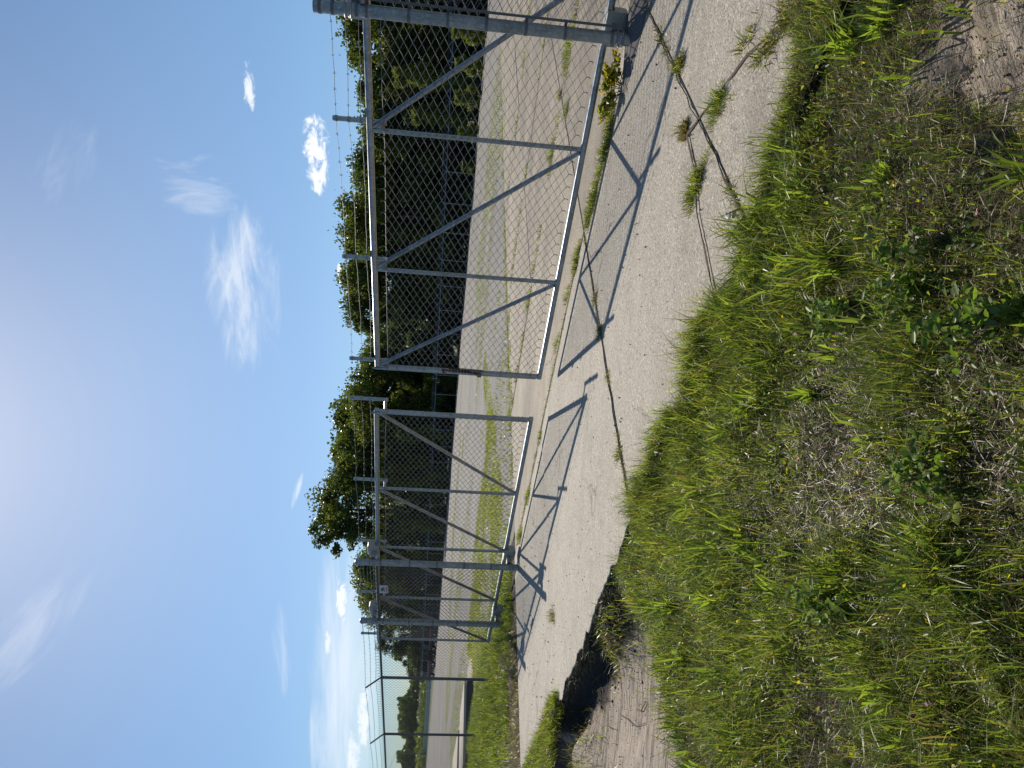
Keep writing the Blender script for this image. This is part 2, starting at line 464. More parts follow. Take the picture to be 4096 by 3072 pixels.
# ------------------------------------------------------------------ yard surface behind the gate
def grid_sheet(name, p0, p1, q0, q1, step, zf, m):
    ps = np.linspace(p0, p1, max(2, int((p1 - p0) / step) + 1)); qs = np.linspace(q0, q1, max(2, int((q1 - q0) / step) + 1))
    A, B = np.meshgrid(ps, qs); v = Wn(A, B, zf(A, B)).reshape(-1, 3)
    k = len(ps); i = (np.arange(len(qs) - 1)[:, None] * k + np.arange(k - 1)[None, :]).ravel()
    return new_mesh(name, v, np.stack([i, i + k, i + k + 1, i + 1], -1)[:, ::-1].copy(), m)
lot = link('yard_pavement', grid_sheet('yard_pavement', 6.35, 51.0, -30, 330, 3.0, lambda p, q: -.014 + 0 * p, M_LOT))
tag(lot, 'worn grey gravelly asphalt yard behind the gates', kind='structure')

M_SOILED = plain('soil_caked_concrete', (.05, .042, .034), .95, 0, .5, 25)
# concrete slabs, one object each
DRIVE = thing('driveway', W(4.2, 4), 'pale exposed aggregate concrete driveway cast in slabs with weedy joints', kind='structure')
pe = [2.60, 5.90, 8.85, 11.9, 15.3, 18.7, 22.2, 25.8, 29.5]
qe = [-4.6, -1.5, 1.55, 3.74, 6.72, 9.62]
def slab(p0, p1, q0, q1, ragged):
    g = .004
    def edge(a, bb, nseg, fixed, along_q, sgn):
        out = []
        for t in np.linspace(0, 1, nseg + 1)[:-1]:
            x = a + (bb - a) * t
            off = (float(fbm(x * 6 + fixed * 3, fixed * 7 + 2, 5)) - .5)
            out.append((x, off))
        return out
    N = 26
    pts = []
    for x, of in edge(p0 + g, p1 - g, 4, q0, False, -1): pts.append((x, q0 + g))
    for x, of in edge(q0 + g, q1 - g, N, p1, True, 1): pts.append((p1 - g + of * .006, x))
    for x, of in edge(p1 - g, p0 + g, 4, q1, False, 1): pts.append((x, q1 - g))
    for x, of in edge(q1 - g, q0 + g, N * 2, p0, True, -1):
        k = .19 if ragged else .006
        pts.append((p0 + g + of * k - (.03 if ragged else 0), x))
    tz = random.uniform(-.006, .006)
    n_ = len(pts); cp, cq = sum(a for a, _ in pts) / n_, sum(b_ for _, b_ in pts) / n_
    v = []
    for a, b_ in pts: v.append(W(a, b_, tz - .006))
    for a, b_ in pts:
        d = math.hypot(cp - a, cq - b_); v.append(W(a + (cp - a) / d * .006, b_ + (cq - b_) / d * .006, tz))
    for a, b_ in pts: v.append(W(a, b_, -.045 if ragged else -.135))
    f = [tuple(range(n_, 2 * n_))]
    for k in range(n_):
        k2 = (k + 1) % n_
        f.append((k, k2, n_ + k2, n_ + k)); f.append((2 * n_ + k, 2 * n_ + k2, k2, k))
    o = link('concrete_slab', new_mesh('concrete_slab', v, f, M_CONC if p0 < 5.5 else M_YARD), DRIVE)
    if ragged:
        o.data.materials.append(M_SOILED)
        for k, pl in enumerate(o.data.polygons):
            if k > 0 and pl.normal.z < .3: pl.material_index = 1
    return o
for i in range(len(pe) - 1):
    for j in range(len(qe) - 1):
        if i == 0 and j == 0: continue
        if pe[i] > 14 and qe[j + 1] < 0: continue
        q1 = qe[j + 1] if j < len(qe) - 2 or i > 0 else 9.75
        slab(pe[i], pe[i + 1], qe[j], q1, i == 0)

# crumbled asphalt lump round the foot of the near post
def mound(name, p, q, rp, rq, h, m, nseg=16, nr=6):
    v = [W(p, q, h)]; f = []
    for r in range(1, nr + 1):
        for k in range(nseg):
            a = 2 * math.pi * k / nseg; t = r / nr
            jp = 1 + .22 * (float(fbm(a * 2.1 + p, r * .7 + q)) - .5) * t
            pp, qq = p + math.cos(a) * rp * t * jp, q + math.sin(a) * rq * t * jp
            z = h * (1 - t * t) ** 1.2 * (.8 + .5 * float(vnoise(pp * 14, qq * 14))) - .006 * t
            v.append(W(pp, qq, z))
    for k in range(nseg): f.append((0, 1 + k, 1 + (k + 1) % nseg))
    for r in range(nr - 1):
        for k in range(nseg):
            a, b_ = 1 + r * nseg, 1 + (r + 1) * nseg; k2 = (k + 1) % nseg
            f.append((a + k, b_ + k, b_ + k2, a + k2))
    return link(name, new_mesh(name, v, f, m, True))
M_ASPH = plain('broken_asphalt', (.12, .115, .11), .9, 0, .6, 45)
tag(mound('asphalt_mound', 5.55, 1.35, .20, .95, .085, M_ASPH), 'crumbled dark asphalt lump around the foot of the near gate post', kind='structure')

# ------------------------------------------------------------------ steelwork
EP, EQ, EZ = Vector(W(1, 0)), Vector(W(0, 1)), Vector((0, 0, 1))
def mesh_panel(name, parent, p, q0, q1, z0f, z1f, m=M_WIRE, pitch=.061, r=.0037, knuckle=True, nside=3, pz=.0345):
    """woven chain link: every second wire is a zig-zag hooked into the next"""
    vs, fs = [], []
    nW = int((q1 - q0) / pitch); half = pitch / 2
    base = 0
    for i in range(nW):
        qc = q0 + (i + .5) * pitch
        za, zb = z0f(qc), z1f(qc)
        ns = int((zb - za) / pz)
        path = []
        for k in range(ns + 1):
            sg = 1 if (k + i) % 2 else -1
            wv = .0028 * (1 if k % 2 else -1)
            path.append((p + wv, qc + sg * half * 1.03, za + k * pz))
        if knuckle:
            for end in (0, -1):
                a = path[end]; d = -1 if end == 0 else 1
                ex = [(a[0], a[1], a[2] + d * .022), (a[0] + .004, a[1] + .012, a[2] + d * .034)]
                path = (ex[::-1] + path) if end == 0 else (path + ex)
        P = np.array([W(*x) for x in path])
        T = np.zeros_like(P); T[1:-1] = P[2:] - P[:-2]; T[0] = P[1] - P[0]; T[-1] = P[-1] - P[-2]
        T /= np.linalg.norm(T, axis=1, keepdims=True)
        nrm = np.array(EP); A = np.cross(T, nrm); A /= np.linalg.norm(A, axis=1, keepdims=True); B = np.broadcast_to(nrm, A.shape)
        n_ = len(P)
        for k in range(nside):
            t = 2 * math.pi * k / nside
            vs.append(P + (A * math.cos(t) + B * math.sin(t)) * r)
        idx = np.arange(n_ - 1)
        for k in range(nside):
            k2 = (k + 1) % nside
            fs.append(np.stack([base + k * n_ + idx, base + k2 * n_ + idx, base + k2 * n_ + idx + 1, base + k * n_ + idx + 1], -1))
        base += nside * n_
    return link(name, new_mesh(name, np.concatenate(vs), np.concatenate(fs), m, True), parent)

def barbed(name, parent, pts, r=.0021, step=.11, m=M_WIRE, sag=.012):
    """two strand wire with four point barbs; pts are (p,q,z)"""
    mb = MB(); path = []
    for a, b_ in zip(pts[:-1], pts[1:]):
        L = math.dist(a, b_); k = max(2, int(L / .12))
        for i in range(k):
            t = i / k; x = [a[j] + (b_[j] - a[j]) * t for j in range(3)]
            x[2] -= sag * 4 * t * (1 - t) * L ** .5; x[2] += random.uniform(-.004, .004); x[0] += random.uniform(-.003, .003)
            path.append(x)
    path.append(list(pts[-1]))
    mb.tube([W(*x) for x in path], r, 4)
    acc = 0
    for a, b_ in zip(path[:-1], path[1:]):
        c = Vector(W(*a)); d = Vector(W(*b_)) - c
        acc += d.length
        if acc >= step:
            acc = 0; dn_ = d.normalized()
            for s in (1, -1):
                o = Vector((random.uniform(-1, 1), random.uniform(-1, 1), random.uniform(-1, 1)))
                o = (o - dn_ * o.dot(dn_)).normalized() * .017
                mb.tube([c + dn_ * .006 * s - o, c + dn_ * .006 * s + o], .0012, 3)
            mb.tube([c - dn_ * .008, c + dn_ * .008], .0038, 5)
    return mb.build(name, m, parent)

ZB = .185
def gate(label, uprights, ztop, top_at_left, arms, q_lo, q_hi, free_at):
    root = thing('sliding_gate', W(5.75, (q_lo + q_hi) / 2, ZB - .025), label, 'gate', 'cantilever sliding gate leaves')
    p = 5.75
    mb = MB(); a, b_ = Vector(W(p, q_lo, ztop(q_lo))), Vector(W(p, q_hi, ztop(q_hi))); d = (b_ - a)
    mb.box((a + b_) / 2, EP * .027, EZ * .027, d / 2, .008); mb.build('top_rail', M_GALV, root)
    mb = MB(); a, b_ = Vector(W(p, q_lo, ZB)), Vector(W(p, q_hi, ZB))
    mb.box((a + b_) / 2, EP * .027, EZ * .026, (b_ - a) / 2, .008); mb.build('bottom_rail', M_GALV, root)
    mb = MB()
    for q in (q_lo, q_hi): mb.tube([W(p, q, ZB - .02), W(p, q, ZB + .02)], .02, 8)
    for q in uprights:
        end = abs(q - free_at) < .05
        mb = MB(); mb.tube([W(p, q, ZB + .02), W(p, q, ztop(q) - .02)], .0265 if end else .021, 12)
        up = mb.build('upright', M_GALV, root)
        if end:
            for z in (.28, .33, .62, .86, 1.15, 1.48, 1.78, 1.90):
                mb = MB(); mb.tube([W(p, q, z), W(p, q, z + .02)], .0305, 12); mb.build('tension_band', M_POST, up)
            mb = MB(); s = -1 if free_at == q_hi else 1
            mb.box(W(p - .004, q + s * .037, 1.08), EP * .003, EQ * .009, EZ * .86); mb.build('tension_bar', M_POST, root)
            mb = MB(); mb.tube([W(p - .026, q, ztop(q) - .12), W(p - .03, q, ztop(q) + .015), W(p - .02, q + s * .01, ztop(q) + .06)], [.014, .014, .008], 8)
            mb.build('latch_bracket', M_POST, root)
    for a, b_ in zip(uprights[:-1], uprights[1:]):
        hi, lo = (b_, a) if top_at_left else (a, b_)
        s = 1 if lo > hi else -1
        mb = MB(); mb.tube([W(p, hi + s * .035, ztop(hi) - .035), W(p, lo - s * .03, ZB + .03)], .0215, 10)
        mb.build('brace', M_GALV, root)
        mb = MB(); mb.box(W(p - .002, hi + s * .035, ztop(hi) - .06), EQ * .04, EZ * .035, EP * .004); mb.build('gusset_plate', M_GALV, root)
    for q, off in arms:
        zt = ztop(q) + .315
        mb = MB(); mb.tube([W(p + .06, q, ztop(q) - .13), W(p + .06, q, zt)], .0215, 12)
        ar = mb.build('extension_arm', M_GALV, root)
        mb = MB(); mb.tube([W(p + .055, q, ztop(q) - .10), W(p + .01, q + off, ztop(q) - .10)], .018, 10); mb.build('arm_stub', M_GALV, ar)
        for k in (.03, .135, .235):
            mb = MB(); mb.tube([W(p + .06, q, zt - k - .012), W(p + .06, q, zt - k + .012)], .0255, 12); mb.build('wire_clip', M_POST, ar)
    qs = [q for q, _ in arms]
    for k in (.03, .135, .235):
        barbed('barbed_wire', root, [(p + .033, q, ztop(q) + .315 - k) for q in qs])
    ql, qh = min(q_lo, min(uprights)), max(q_hi, max(uprights))
    mesh_panel('chain_link', root, p - .03, ql + .04, qh - .04, lambda q: .275, lambda q: ztop(q) - .075)
    mb = MB(); pts = []
    for i in range(60):
        t = i / 59; q = ql + .03 + (qh - ql - .06) * t
        pts.append(W(p - .034, q, ztop(q) - .115 + .03 * (float(vnoise(q * 1.3, 3.3)) - .5)))
    mb.tube(pts, .0027, 4); mb.build('tension_wire', M_WIRE, root)
    return root
zR = lambda q: 2.006
zL = lambda q: 2.036 + (q - 6.35) * .0182
gate('sliding gate leaf on the right with rusty chain on its free end', [-1.2, -.05, 1.36, 2.835, 4.27, 5.60], zR, True,
     [(-.1, .05), (1.36, .06), (2.79, .05), (4.19, .07), (5.56, .06)], -1.25, 5.625, 5.60)
gate('sliding gate leaf on the left running behind two capped posts', [6.34, 7.87, 9.33, 10.85, 12.36], zL, False,
     [(6.20, .13), (7.77, .09), (9.27, .06), (10.80, .05), (12.30, .05)], 6.315, 12.385, 6.34)

def housing(parent, p, q, z, down):
    """moulded roller cover: rounded hood over the rail with a slot at each end"""
    mb = MB(); hw, hh, hd = .125, .085, .075
    prof = []
    for k in range(7):
        t = math.pi / 2 * k / 6; prof.append((hd - .04 + .04 * math.sin(t) , hh - .05 + .05 * math.cos(t)))
    prof = [(-a, b_) for a, b_ in prof[::-1]] + prof
    prof = [(-hd, -hh)] + prof + [(hd, -hh)]
    sg = -1 if down else 1
    nP = len(prof); rings = []
    for qq, sc in ((-hw, .82), (-hw + .03, 1), (hw - .03, 1), (hw, .82)):
        rings.append([W(p + a * sc, q + qq, z + sg * b_ * (sc if b_ > 0 else 1)) for a, b_ in prof])
    vs = [v for r_ in rings for v in r_]; fs = []
    for i in range(3):
        for k in range(nP):
            k2 = (k + 1) % nP; fs.append((i * nP + k, i * nP + k2, (i + 1) * nP + k2, (i + 1) * nP + k))
    fs.append(tuple(range(nP))); fs.append(tuple(range(3 * nP, 4 * nP))[::-1])
    mb.add(vs, fs); h = mb.build('roller_cover', M_PLASTIC, parent)
    for s in (1, -1):
        mb = MB(); mb.tube([W(p, q + s * (hw - .004), z - sg * .052), W(p, q + s * (hw + .004), z - sg * .052)], .028, 12); mb.build('roller_slot', M_BLACK, h)
    mb = MB(); mb.box(W(p - .13, q, z - sg * .01), EP * .055, EZ * .03, EQ * .05); mb.build('roller_bracket', M_POST, h)
    return h
def gate_post(label, q, z0, ztop, r, bands, ubolts, cap, tbar=0):
    root = thing('gate_post', W(5.51, q, z0), label, 'gate post', 'heavy gate posts with rollers')
    mb = MB(); mb.tube([W(5.51, q, z0 - .25), W(5.51, q, ztop)], r, 20); mb.build('pole', M_POST, root)
    if cap:
        mb = MB(); mb.tube([W(5.51, q, ztop - .03), W(5.51, q, ztop + .012), W(5.51, q, ztop + .03), W(5.51, q, ztop + .04)], [r + .005, r + .005, r * .75, r * .25], 20)
        mb.build('post_cap', M_GALV, root)
    for z in bands:
        mb = MB(); mb.tube([W(5.51, q, z - .011), W(5.51, q, z + .011)], r + .004, 20)
        if tbar: mb.box(W(5.51 + .02, q + tbar * (r + .018), z), EP * .005, EZ * .011, EQ * .022)
        mb.build('tension_band', M_DARKP, root)
    for z in ubolts:
        mb = MB(); mb.tube([W(5.51 + (r + .006) * math.cos(t) * -1, q + (r + .006) * math.sin(t), z) for t in np.linspace(-1.9, 1.9, 15)], .007, 6)
        mb.build('u_bolt', M_GALV, root)
    if tbar:
        mb = MB(); mb.box(W(5.51 + .02, q + tbar * (r + .03), 1.03), EP * .003, EQ * .009, EZ * .92); mb.build('tension_bar', M_DARKP, root)
    housing(root, 5.75, q, zL(q) + .06 if q > 5 else zR(q) + .06, False)
    housing(root, 5.75, q, ZB - .06, True)
    return root
gate_post('thick bare topped gate post nearest the camera with many dark strap bands', 1.825, .0, 2.345, .046,
          [2.30, 2.21, 2.04, 1.97, 1.67, 1.39, 1.11, .82, .53, .18], [2.12, 2.08, .14, .10], False, -1)
gate_post('capped gate post at the left edge of the opening on the concrete', 9.37, .0, 2.36, .048, [2.02, 1.6, 1.2, .8, .4], [2.18, 2.12, .13, .08], True)
gate_post('capped gate post standing in tall grass left of the other capped post', 11.21, .05, 2.36, .048, [2.02, 1.6, 1.2, .8], [2.18, 2.12], True)

# fixed chain link fences on either side
def fence(label, posts, q0, q1, arms, zt, m, rng_):
    p = 5.51
    root = thing('chain_link_fence', W(p, (q0 + q1) / 2, 0), label, 'fence')
    mb = MB(); mb.tube([W(p, q0, zt), W(p, q1, zt)], .021, 10); mb.build('top_rail', m, root)
    for q in posts:
        mb = MB(); mb.tube([W(p, q, -.1), W(p, q, zt + .02)], .027, 12); po = mb.build('fence_post', m, root)
        if arms:
            mb = MB(); mb.tube([W(p, q, zt + .01), W(p - .20, q, zt + .275)], .016, 8); mb.build('barb_arm', m, po)
    mesh_panel('chain_link', root, p - .024, q0, q1, lambda q: .06, lambda q: zt + .05, M_WIRE if not arms else M_DARKP)
    return root
FL = fence('long chain link fence left of the gate with angled barbed wire arms', [13.47, 16.45, 19.42, 22.4], 9.45, 23.5, True, 2.085, M_DARKP, None)
fence('short chain link fence panel right of the near gate post', [-.9], -2.6, 1.77, False, 2.0, M_POST, None)
for k in (.30, .64, .97):
    pts = [(5.51 - .03, 11.21, 2.36 - .09 * (1 - k) * 3)] + [(5.51 - .20 * k, q, 2.095 + .265 * k + .012) for q in (13.47, 16.45, 19.42, 22.4)]
    barbed('barbed_wire', FL, pts, .0026, .12, M_DARKP, .01)
for z in (2.28, 2.18): barbed('barbed_wire', FL, [(5.48, 9.37, z), (5.48, 11.21, z)], .0026, .12)

# warning sign wired on the fence between the capped posts
sg = thing('warning_sign', W(5.47, 10.085, 1.92), 'small pale square sign with blue and red emblem wired on the left fence', 'sign')
M_SIGN = plain('sign_white', (.52, .52, .55), .5, 0, .06); M_BLUE = plain('sign_blue', (.03, .05, .14), .5, 0, .1); M_RED = plain('sign_red', (.26, .05, .07), .5, 0, .1)
mb = MB(); mb.box(W(5.47, 10.085, 1.985), EQ * .118, EZ * .066, EP * .002); mb.build('panel', M_SIGN, sg)
def flat(name, pts, m, pz=5.466):
    mb = MB(); k = len(pts)
    f = [W(pz, 10.085 - a, 1.985 + z) for a, z in pts]; bk = [W(pz + .002, 10.085 - a, 1.985 + z) for a, z in pts]
    mb.add(f + bk, [tuple(range(k)), tuple(range(k, 2 * k))[::-1]] + [(i, i + k, (i + 1) % k + k, (i + 1) % k) for i in range(k)])
    return mb.build(name, m, sg, False)
flat('emblem', [(-.062, .028), (-.02, .048), (.045, .036), (.062, .004), (.05, -.028), (.025, -.004), (-.01, .006), (-.035, .0)], M_BLUE)
for k in range(3): flat('emblem_stripe', [(-.058 + k * .018 * 1.3, .0), (-.046 + k * .018 * 1.3, .0), (-.046 + k * .018 * 1.3, -.026), (-.058 + k * .018 * 1.3, -.026)], M_RED)
for k, (a, wd) in enumerate([(-.085, .035), (-.035, .045), (.025, .06)]): flat('red_marking', [(a, -.036), (a + wd, -.036), (a + wd, -.054), (a, -.054)], M_RED)

# rusty chain looped round the free upright, and the padlock
ch = MB()
def chainrun(pts):
    P = [Vector(W(*x)) for x in pts]; L = .031; k = 0
    for a, b_ in zip(P[:-1], P[1:]):
        d = b_ - a; nL = max(1, int(d.length / L)); t = d.normalized()
        s1 = t.cross(EP).normalized(); s2 = t.cross(s1)
        for i in range(nL):
            c = a + d * ((i + .5) / nL); sd_ = s1 if k % 2 else s2; k += 1
            ring = []
            for j in range(8):
                an = 2 * math.pi * j / 8
                ring.append(c + t * math.cos(an) * .023 + sd_ * math.sin(an) * .0125)
            ch.tube(ring + [ring[0]], .0042, 4, False)
chainrun([(5.70, 5.545, 1.27), (5.695, 5.555, 1.10), (5.695, 5.56, .90)])
chainrun([(5.70, 5.50, 1.26), (5.70, 5.515, 1.10), (5.70, 5.525, .83)])
chainrun([(5.71, 5.47, 1.27), (5.70, 5.55, 1.285), (5.70, 5.61, 1.26), (5.72, 5.635, 1.25)])
chainrun([(5.695, 5.525, 1.2), (5.69, 5.54, 1.0), (5.69, 5.57, .90)])
co_ = ch.build('chain', M_RUST); tag(co_, 'rusty brown chain looped around the end upright of the right gate leaf', 'chain')
pk = thing('padlock', W(5.69, 5.58, .87), 'small brown padlock hanging from the rusty gate chain', 'padlock')
mb = MB(); mb.box(W(5.69, 5.585, .872), EQ * .022, EZ * .024, EP * .011, .005); mb.build('body', M_BRASS, pk)
mb = MB(); mb.tube([W(5.69, 5.57 + .015 * (1 - math.cos(t)), .896 + .022 * math.sin(t)) for t in np.linspace(0, math.pi, 9)], .0035, 6); mb.build('shackle', M_GALV, pk)

# ------------------------------------------------------------------ far fence at the tree line
M_FARM = plain('dull_wire', (.09, .095, .10), .7, .1)
FF = thing('boundary_fence', W(52, 60), 'long tall chain link boundary fence in front of the dark trees', 'fence')
mb = MB(); mb.tube([W(52, 8, 2.15), W(52, 150, 2.15)], .035, 6); mb.build('top_rail', M_GALV, FF)
q = 8.6; first = None
pm = None
while q < 150:
    if pm is None:
        mb = MB(); mb.tube([(0, 0, -.1), (0, 0, 2.2)], .038, 6); mb.tube([(0, 0, 2.18), tuple(EP * .22 + EZ * 2.45)], .025, 5)
        po = mb.build('fence_post', M_GALV, FF); po.matrix_parent_inverse = Matrix(); pm = po; o = po
    else:
        o = pm.copy(); COL.objects.link(o); o.parent = FF; o.matrix_parent_inverse = Matrix()
    o.location = Vector(W(52, q)) - Vector(W(52, 60)); q += 2.85
for k in (.12, .24, .33):
    mb = MB(); mb.tube([W(52 + .2 * k * 3, 8, 2.15 + k), W(52 + .2 * k * 3, 150, 2.15 + k)], .008, 4); mb.build('barbed_wire', M_WIRE, FF)
mesh_panel('chain_link', FF, 51.96, 8, 120, lambda q: .05, lambda q: 2.12, M_FARM, .14, .0026, False, 3, .07)

# ------------------------------------------------------------------ vegetation
def blades(pos, h, wd, az, lean, curl, col, tipcol=None):
    """pos Nx3 root points; blades of three triangles bending over; returns verts, tris, colors"""
    N = len(pos)
    d = np.stack([np.cos(az), np.sin(az), 0 * az], -1); s = np.stack([-np.sin(az), np.cos(az), 0 * az], -1)
    tw = rng.uniform(-.9, .9, N)
    s = s * np.cos(tw)[:, None] + d * np.sin(tw)[:, None]
    mid = pos + d * (h * .5 * np.sin(lean))[:, None]; mid[:, 2] += h * .5 * np.cos(lean)
    l2 = lean + curl
    tip = mid + d * (h * .5 * np.sin(l2))[:, None]; tip[:, 2] += h * .5 * np.cos(l2)
    w2 = (wd / 2)[:, None]
    v = np.stack([pos - s * w2 * .8, pos + s * w2 * .8, mid + s * w2, mid - s * w2, tip], 1).reshape(-1, 3)
    b = np.arange(N)[:, None] * 5
    t = np.concatenate([b + [[0, 1, 2]], b + [[0, 2, 3]], b + [[3, 2, 4]]], 1).reshape(-1, 3)
    if tipcol is None: tipcol = col
    c = np.stack([col, col, (col + tipcol) / 2, (col + tipcol) / 2, tipcol], 1).reshape(-1, 3)
    return v, t, c
def leaves(pos, size, col, flat=0.0, elong=1.5, shape=False):
    """one folded rhombic leaf per point"""
    N = len(pos)
    a = rng.normal(size=(N, 3)); a[:, 2] *= (1 - flat); a /= np.linalg.norm(a, axis=1, keepdims=True)
    n_ = rng.normal(size=(N, 3)); n_[:, 2] += 2.5 * flat
    s = np.cross(a, n_); s /= np.linalg.norm(s, axis=1, keepdims=True)
    sz = size[:, None]
    nn = np.cross(s, a); up_ = nn * sz * .16
    sh = a * sz * .10 * elong
    if shape:                                  # pointed oval: two side points per half
        v = np.stack([pos - a * sz * .5 * elong, pos + s * sz * .42 + up_ - sh * 1.6, pos + s * sz * .40 + up_ + sh * 1.6, pos + a * sz * .5 * elong,
                      pos - s * sz * .40 + up_ + sh * 1.6, pos - s * sz * .42 + up_ - sh * 1.6], 1).reshape(-1, 3)
        b = np.arange(N)[:, None] * 6
        t = np.concatenate([b + [[0, 1, 2]], b + [[0, 2, 3]], b + [[0, 3, 4]], b + [[0, 4, 5]]], 1).reshape(-1, 3)
        return v, t, np.repeat(col, 6, axis=0)
    v = np.stack([pos - a * sz * .5 * elong, pos + s * sz * .5 + up_, pos + a * sz * .5 * elong, pos - s * sz * .5 + up_], 1).reshape(-1, 3)
    b = np.arange(N)[:, None] * 4
    t = np.concatenate([b + [[0, 1, 2]], b + [[0, 2, 3]]], 1).reshape(-1, 3)
    c = np.repeat(col, 4, axis=0)
    return v, t, c
def merge(parts):
    vs, ts, cs, o = [], [], [], 0
    for v, t, c in parts:
        vs.append(v); ts.append(t + o); cs.append(c); o += len(v)
    return np.concatenate(vs), np.concatenate(ts), np.concatenate(cs)
G1 = np.array([.150, .195, .032]); G2 = np.array([.085, .125, .028]); GY_ = np.array([.26, .25, .052]); GD = np.array([.17, .13, .065]); GB = np.array([.10, .07, .035])
def grass_cols(N, dry=.15, yellow=.25):
    r = rng.random(N)[:, None]; k = rng.random(N)[:, None]
    c = G1 * r + G2 * (1 - r)
    c = np.where(k < yellow, c * .4 + GY_ * .6, c)
    c = np.where(k > 1 - dry, GD * r + GB * (1 - r), c)
    return c * rng.uniform(.8, 1.25, (N, 1))
def in_view(x, y, mx=.35):
    return (y > .9) & (np.abs(x) < y * (.545 + .12) + mx)

# foreground meadow
def scatter(n, x0, x1, y0, y1):
    return rng.uniform(x0, x1, n), rng.uniform(y0, y1, n)
def meadow(n):
    x, y = scatter(n, -4.2, 3.6, .95, 6.3)
    # more blades where the camera is near
    p, q = PQ(x, y)
    edge = np.interp(q, [-1, .75, 1.2, 1.5, 2.3, 3.3, 4.2], [2.9, 2.85, 2.66, 2.55, 2.62, 2.66, 2.52]) + .16 * (fbm(q * 3.4, 4.4 + 0 * q, 3) - .5) * 2
    dens = 1.05 + .6 * sst(fbm(p * 1.6 + 3, q * 1.6 + 8, 4), .36, .62)
    dens *= 1 + .7 * np.exp(-((p - edge + .18) / .25) ** 2)
    dens *= (p < edge)
    dens *= 1 - sst(q - dig_edge(p) + .25 * (fbm(p * 3, q * 3) - .5), -.08, .10)
    dpatch = np.exp(-((p - 1.72) / .24) ** 2 - ((q - .50) / .18) ** 2) + .8 * np.exp(-((p - 2.0) / .13) ** 2 - ((q - .60) / .2) ** 2)
    dens *= 1 - .95 * sst(dpatch, .3, .75)
    dk = np.exp(-((p - 1.30) / .30) ** 2 - ((q - 3.62) / .20) ** 2)
    dens *= 1 - .8 * sst(dk, .4, .8)
    keep = (rng.random(n) < np.clip(dens / 1.7 * (1 + .6 * (y < 2.2)), 0, 1)) & in_view(x, y)
    x, y = x[keep], y[keep]; p, q = p[keep], q[keep]
    return x, y, p, q
x, y, p, q = meadow(1500000)
N = len(x)
z = ground_z(p, q) - .01; z = np.where(p > 2.56, .0, z)
lush = sst(fbm(p * 1.3 + 30, q * 1.3 + 2, 3), .38, .66)
clumpn = fbm(p * 7 + 11, q * 7, 2)
h = rng.gamma(3.2, .0185, N) * (.6 + .75 * lush) * (.5 + 1.0 * clumpn)
h *= 1 + .25 * np.exp(-((p - 2.5) / .3) ** 2)
h = np.clip(h, .02, .24)
az = (fbm(p * 3 + 50, q * 3, 2) * 4 * math.pi + rng.normal(0, 1.3, N))
lean = np.abs(rng.normal(.55, .42, N)); curl = np.abs(rng.normal(.6, .5, N))
dryn = fbm(p * 2.4 + 70, q * 2.4 + 5, 3)
col = grass_cols(N, .12, .32)
isdry = rng.random(N) < sst(dryn, .45, .72) * .55
col[isdry] = (GD * rng.uniform(.5, 1.1, (isdry.sum(), 1)))
lean[isdry] = rng.uniform(.9, 1.5, isdry.sum()); h[isdry] *= .8
parts = [blades(np.stack([x, y, z], -1), h, rng.uniform(.0014, .0036, N) * (1 + .35 * lush), az, lean, curl, col, col * 1.12)]
# thatch: flat dead bits
k = rng.choice(N, N // 4)
tp = np.stack([x[k] + rng.normal(0, .03, len(k)), y[k] + rng.normal(0, .03, len(k)), z[k] + rng.uniform(.005, .03, len(k))], -1)
parts.append(blades(tp, rng.uniform(.02, .08, len(k)), rng.uniform(.0012, .0026, len(k)), rng.uniform(0, 6.28, len(k)), rng.uniform(1.2, 1.65, len(k)), rng.uniform(-.2, .3, len(k)),
             np.where(rng.random((len(k), 1)) < .4, GD, GB) * rng.uniform(.5, 1.2, (len(k), 1))))
# broad bladed tussocks
tus = []
for _ in range(150):
    q0 = rng.uniform(-.4, 3.8); p0 = 2.55 - abs(rng.normal(0, .75)) if rng.random() < .7 else rng.uniform(.6, 2.5)
    X0, Y0, _z = W(p0, q0)
    if not in_view(X0, Y0, .1): continue
    if math.hypot(p0 - 1.72, q0 - .5) < .3: continue
    nb = int(rng.integers(14, 42)); rr = rng.uniform(.02, .08)
    a = rng.uniform(0, 6.28, nb); r_ = rng.random(nb) * rr
    xx, yy = X0 + np.cos(a) * r_, Y0 + np.sin(a) * r_
    hh_ = rng.uniform(.12, .27) * rng.uniform(.5, 1.1, nb)
    pp, qq = PQ(xx, yy); zz = np.where(pp > 2.56, 0, ground_z(pp, qq)) - .01
    cc = np.tile((G1 * .7 + G2 * .3) * rng.uniform(.8, 1.3), (nb, 1)) * rng.uniform(.85, 1.2, (nb, 1))
    tus.append(blades(np.stack([xx, yy, zz], -1), hh_, rng.uniform(.006, .011, nb), a + rng.normal(0, .4, nb), np.abs(rng.normal(.35, .2, nb)), np.abs(rng.normal(.7, .4, nb)), cc, cc * 1.15))
parts += tus
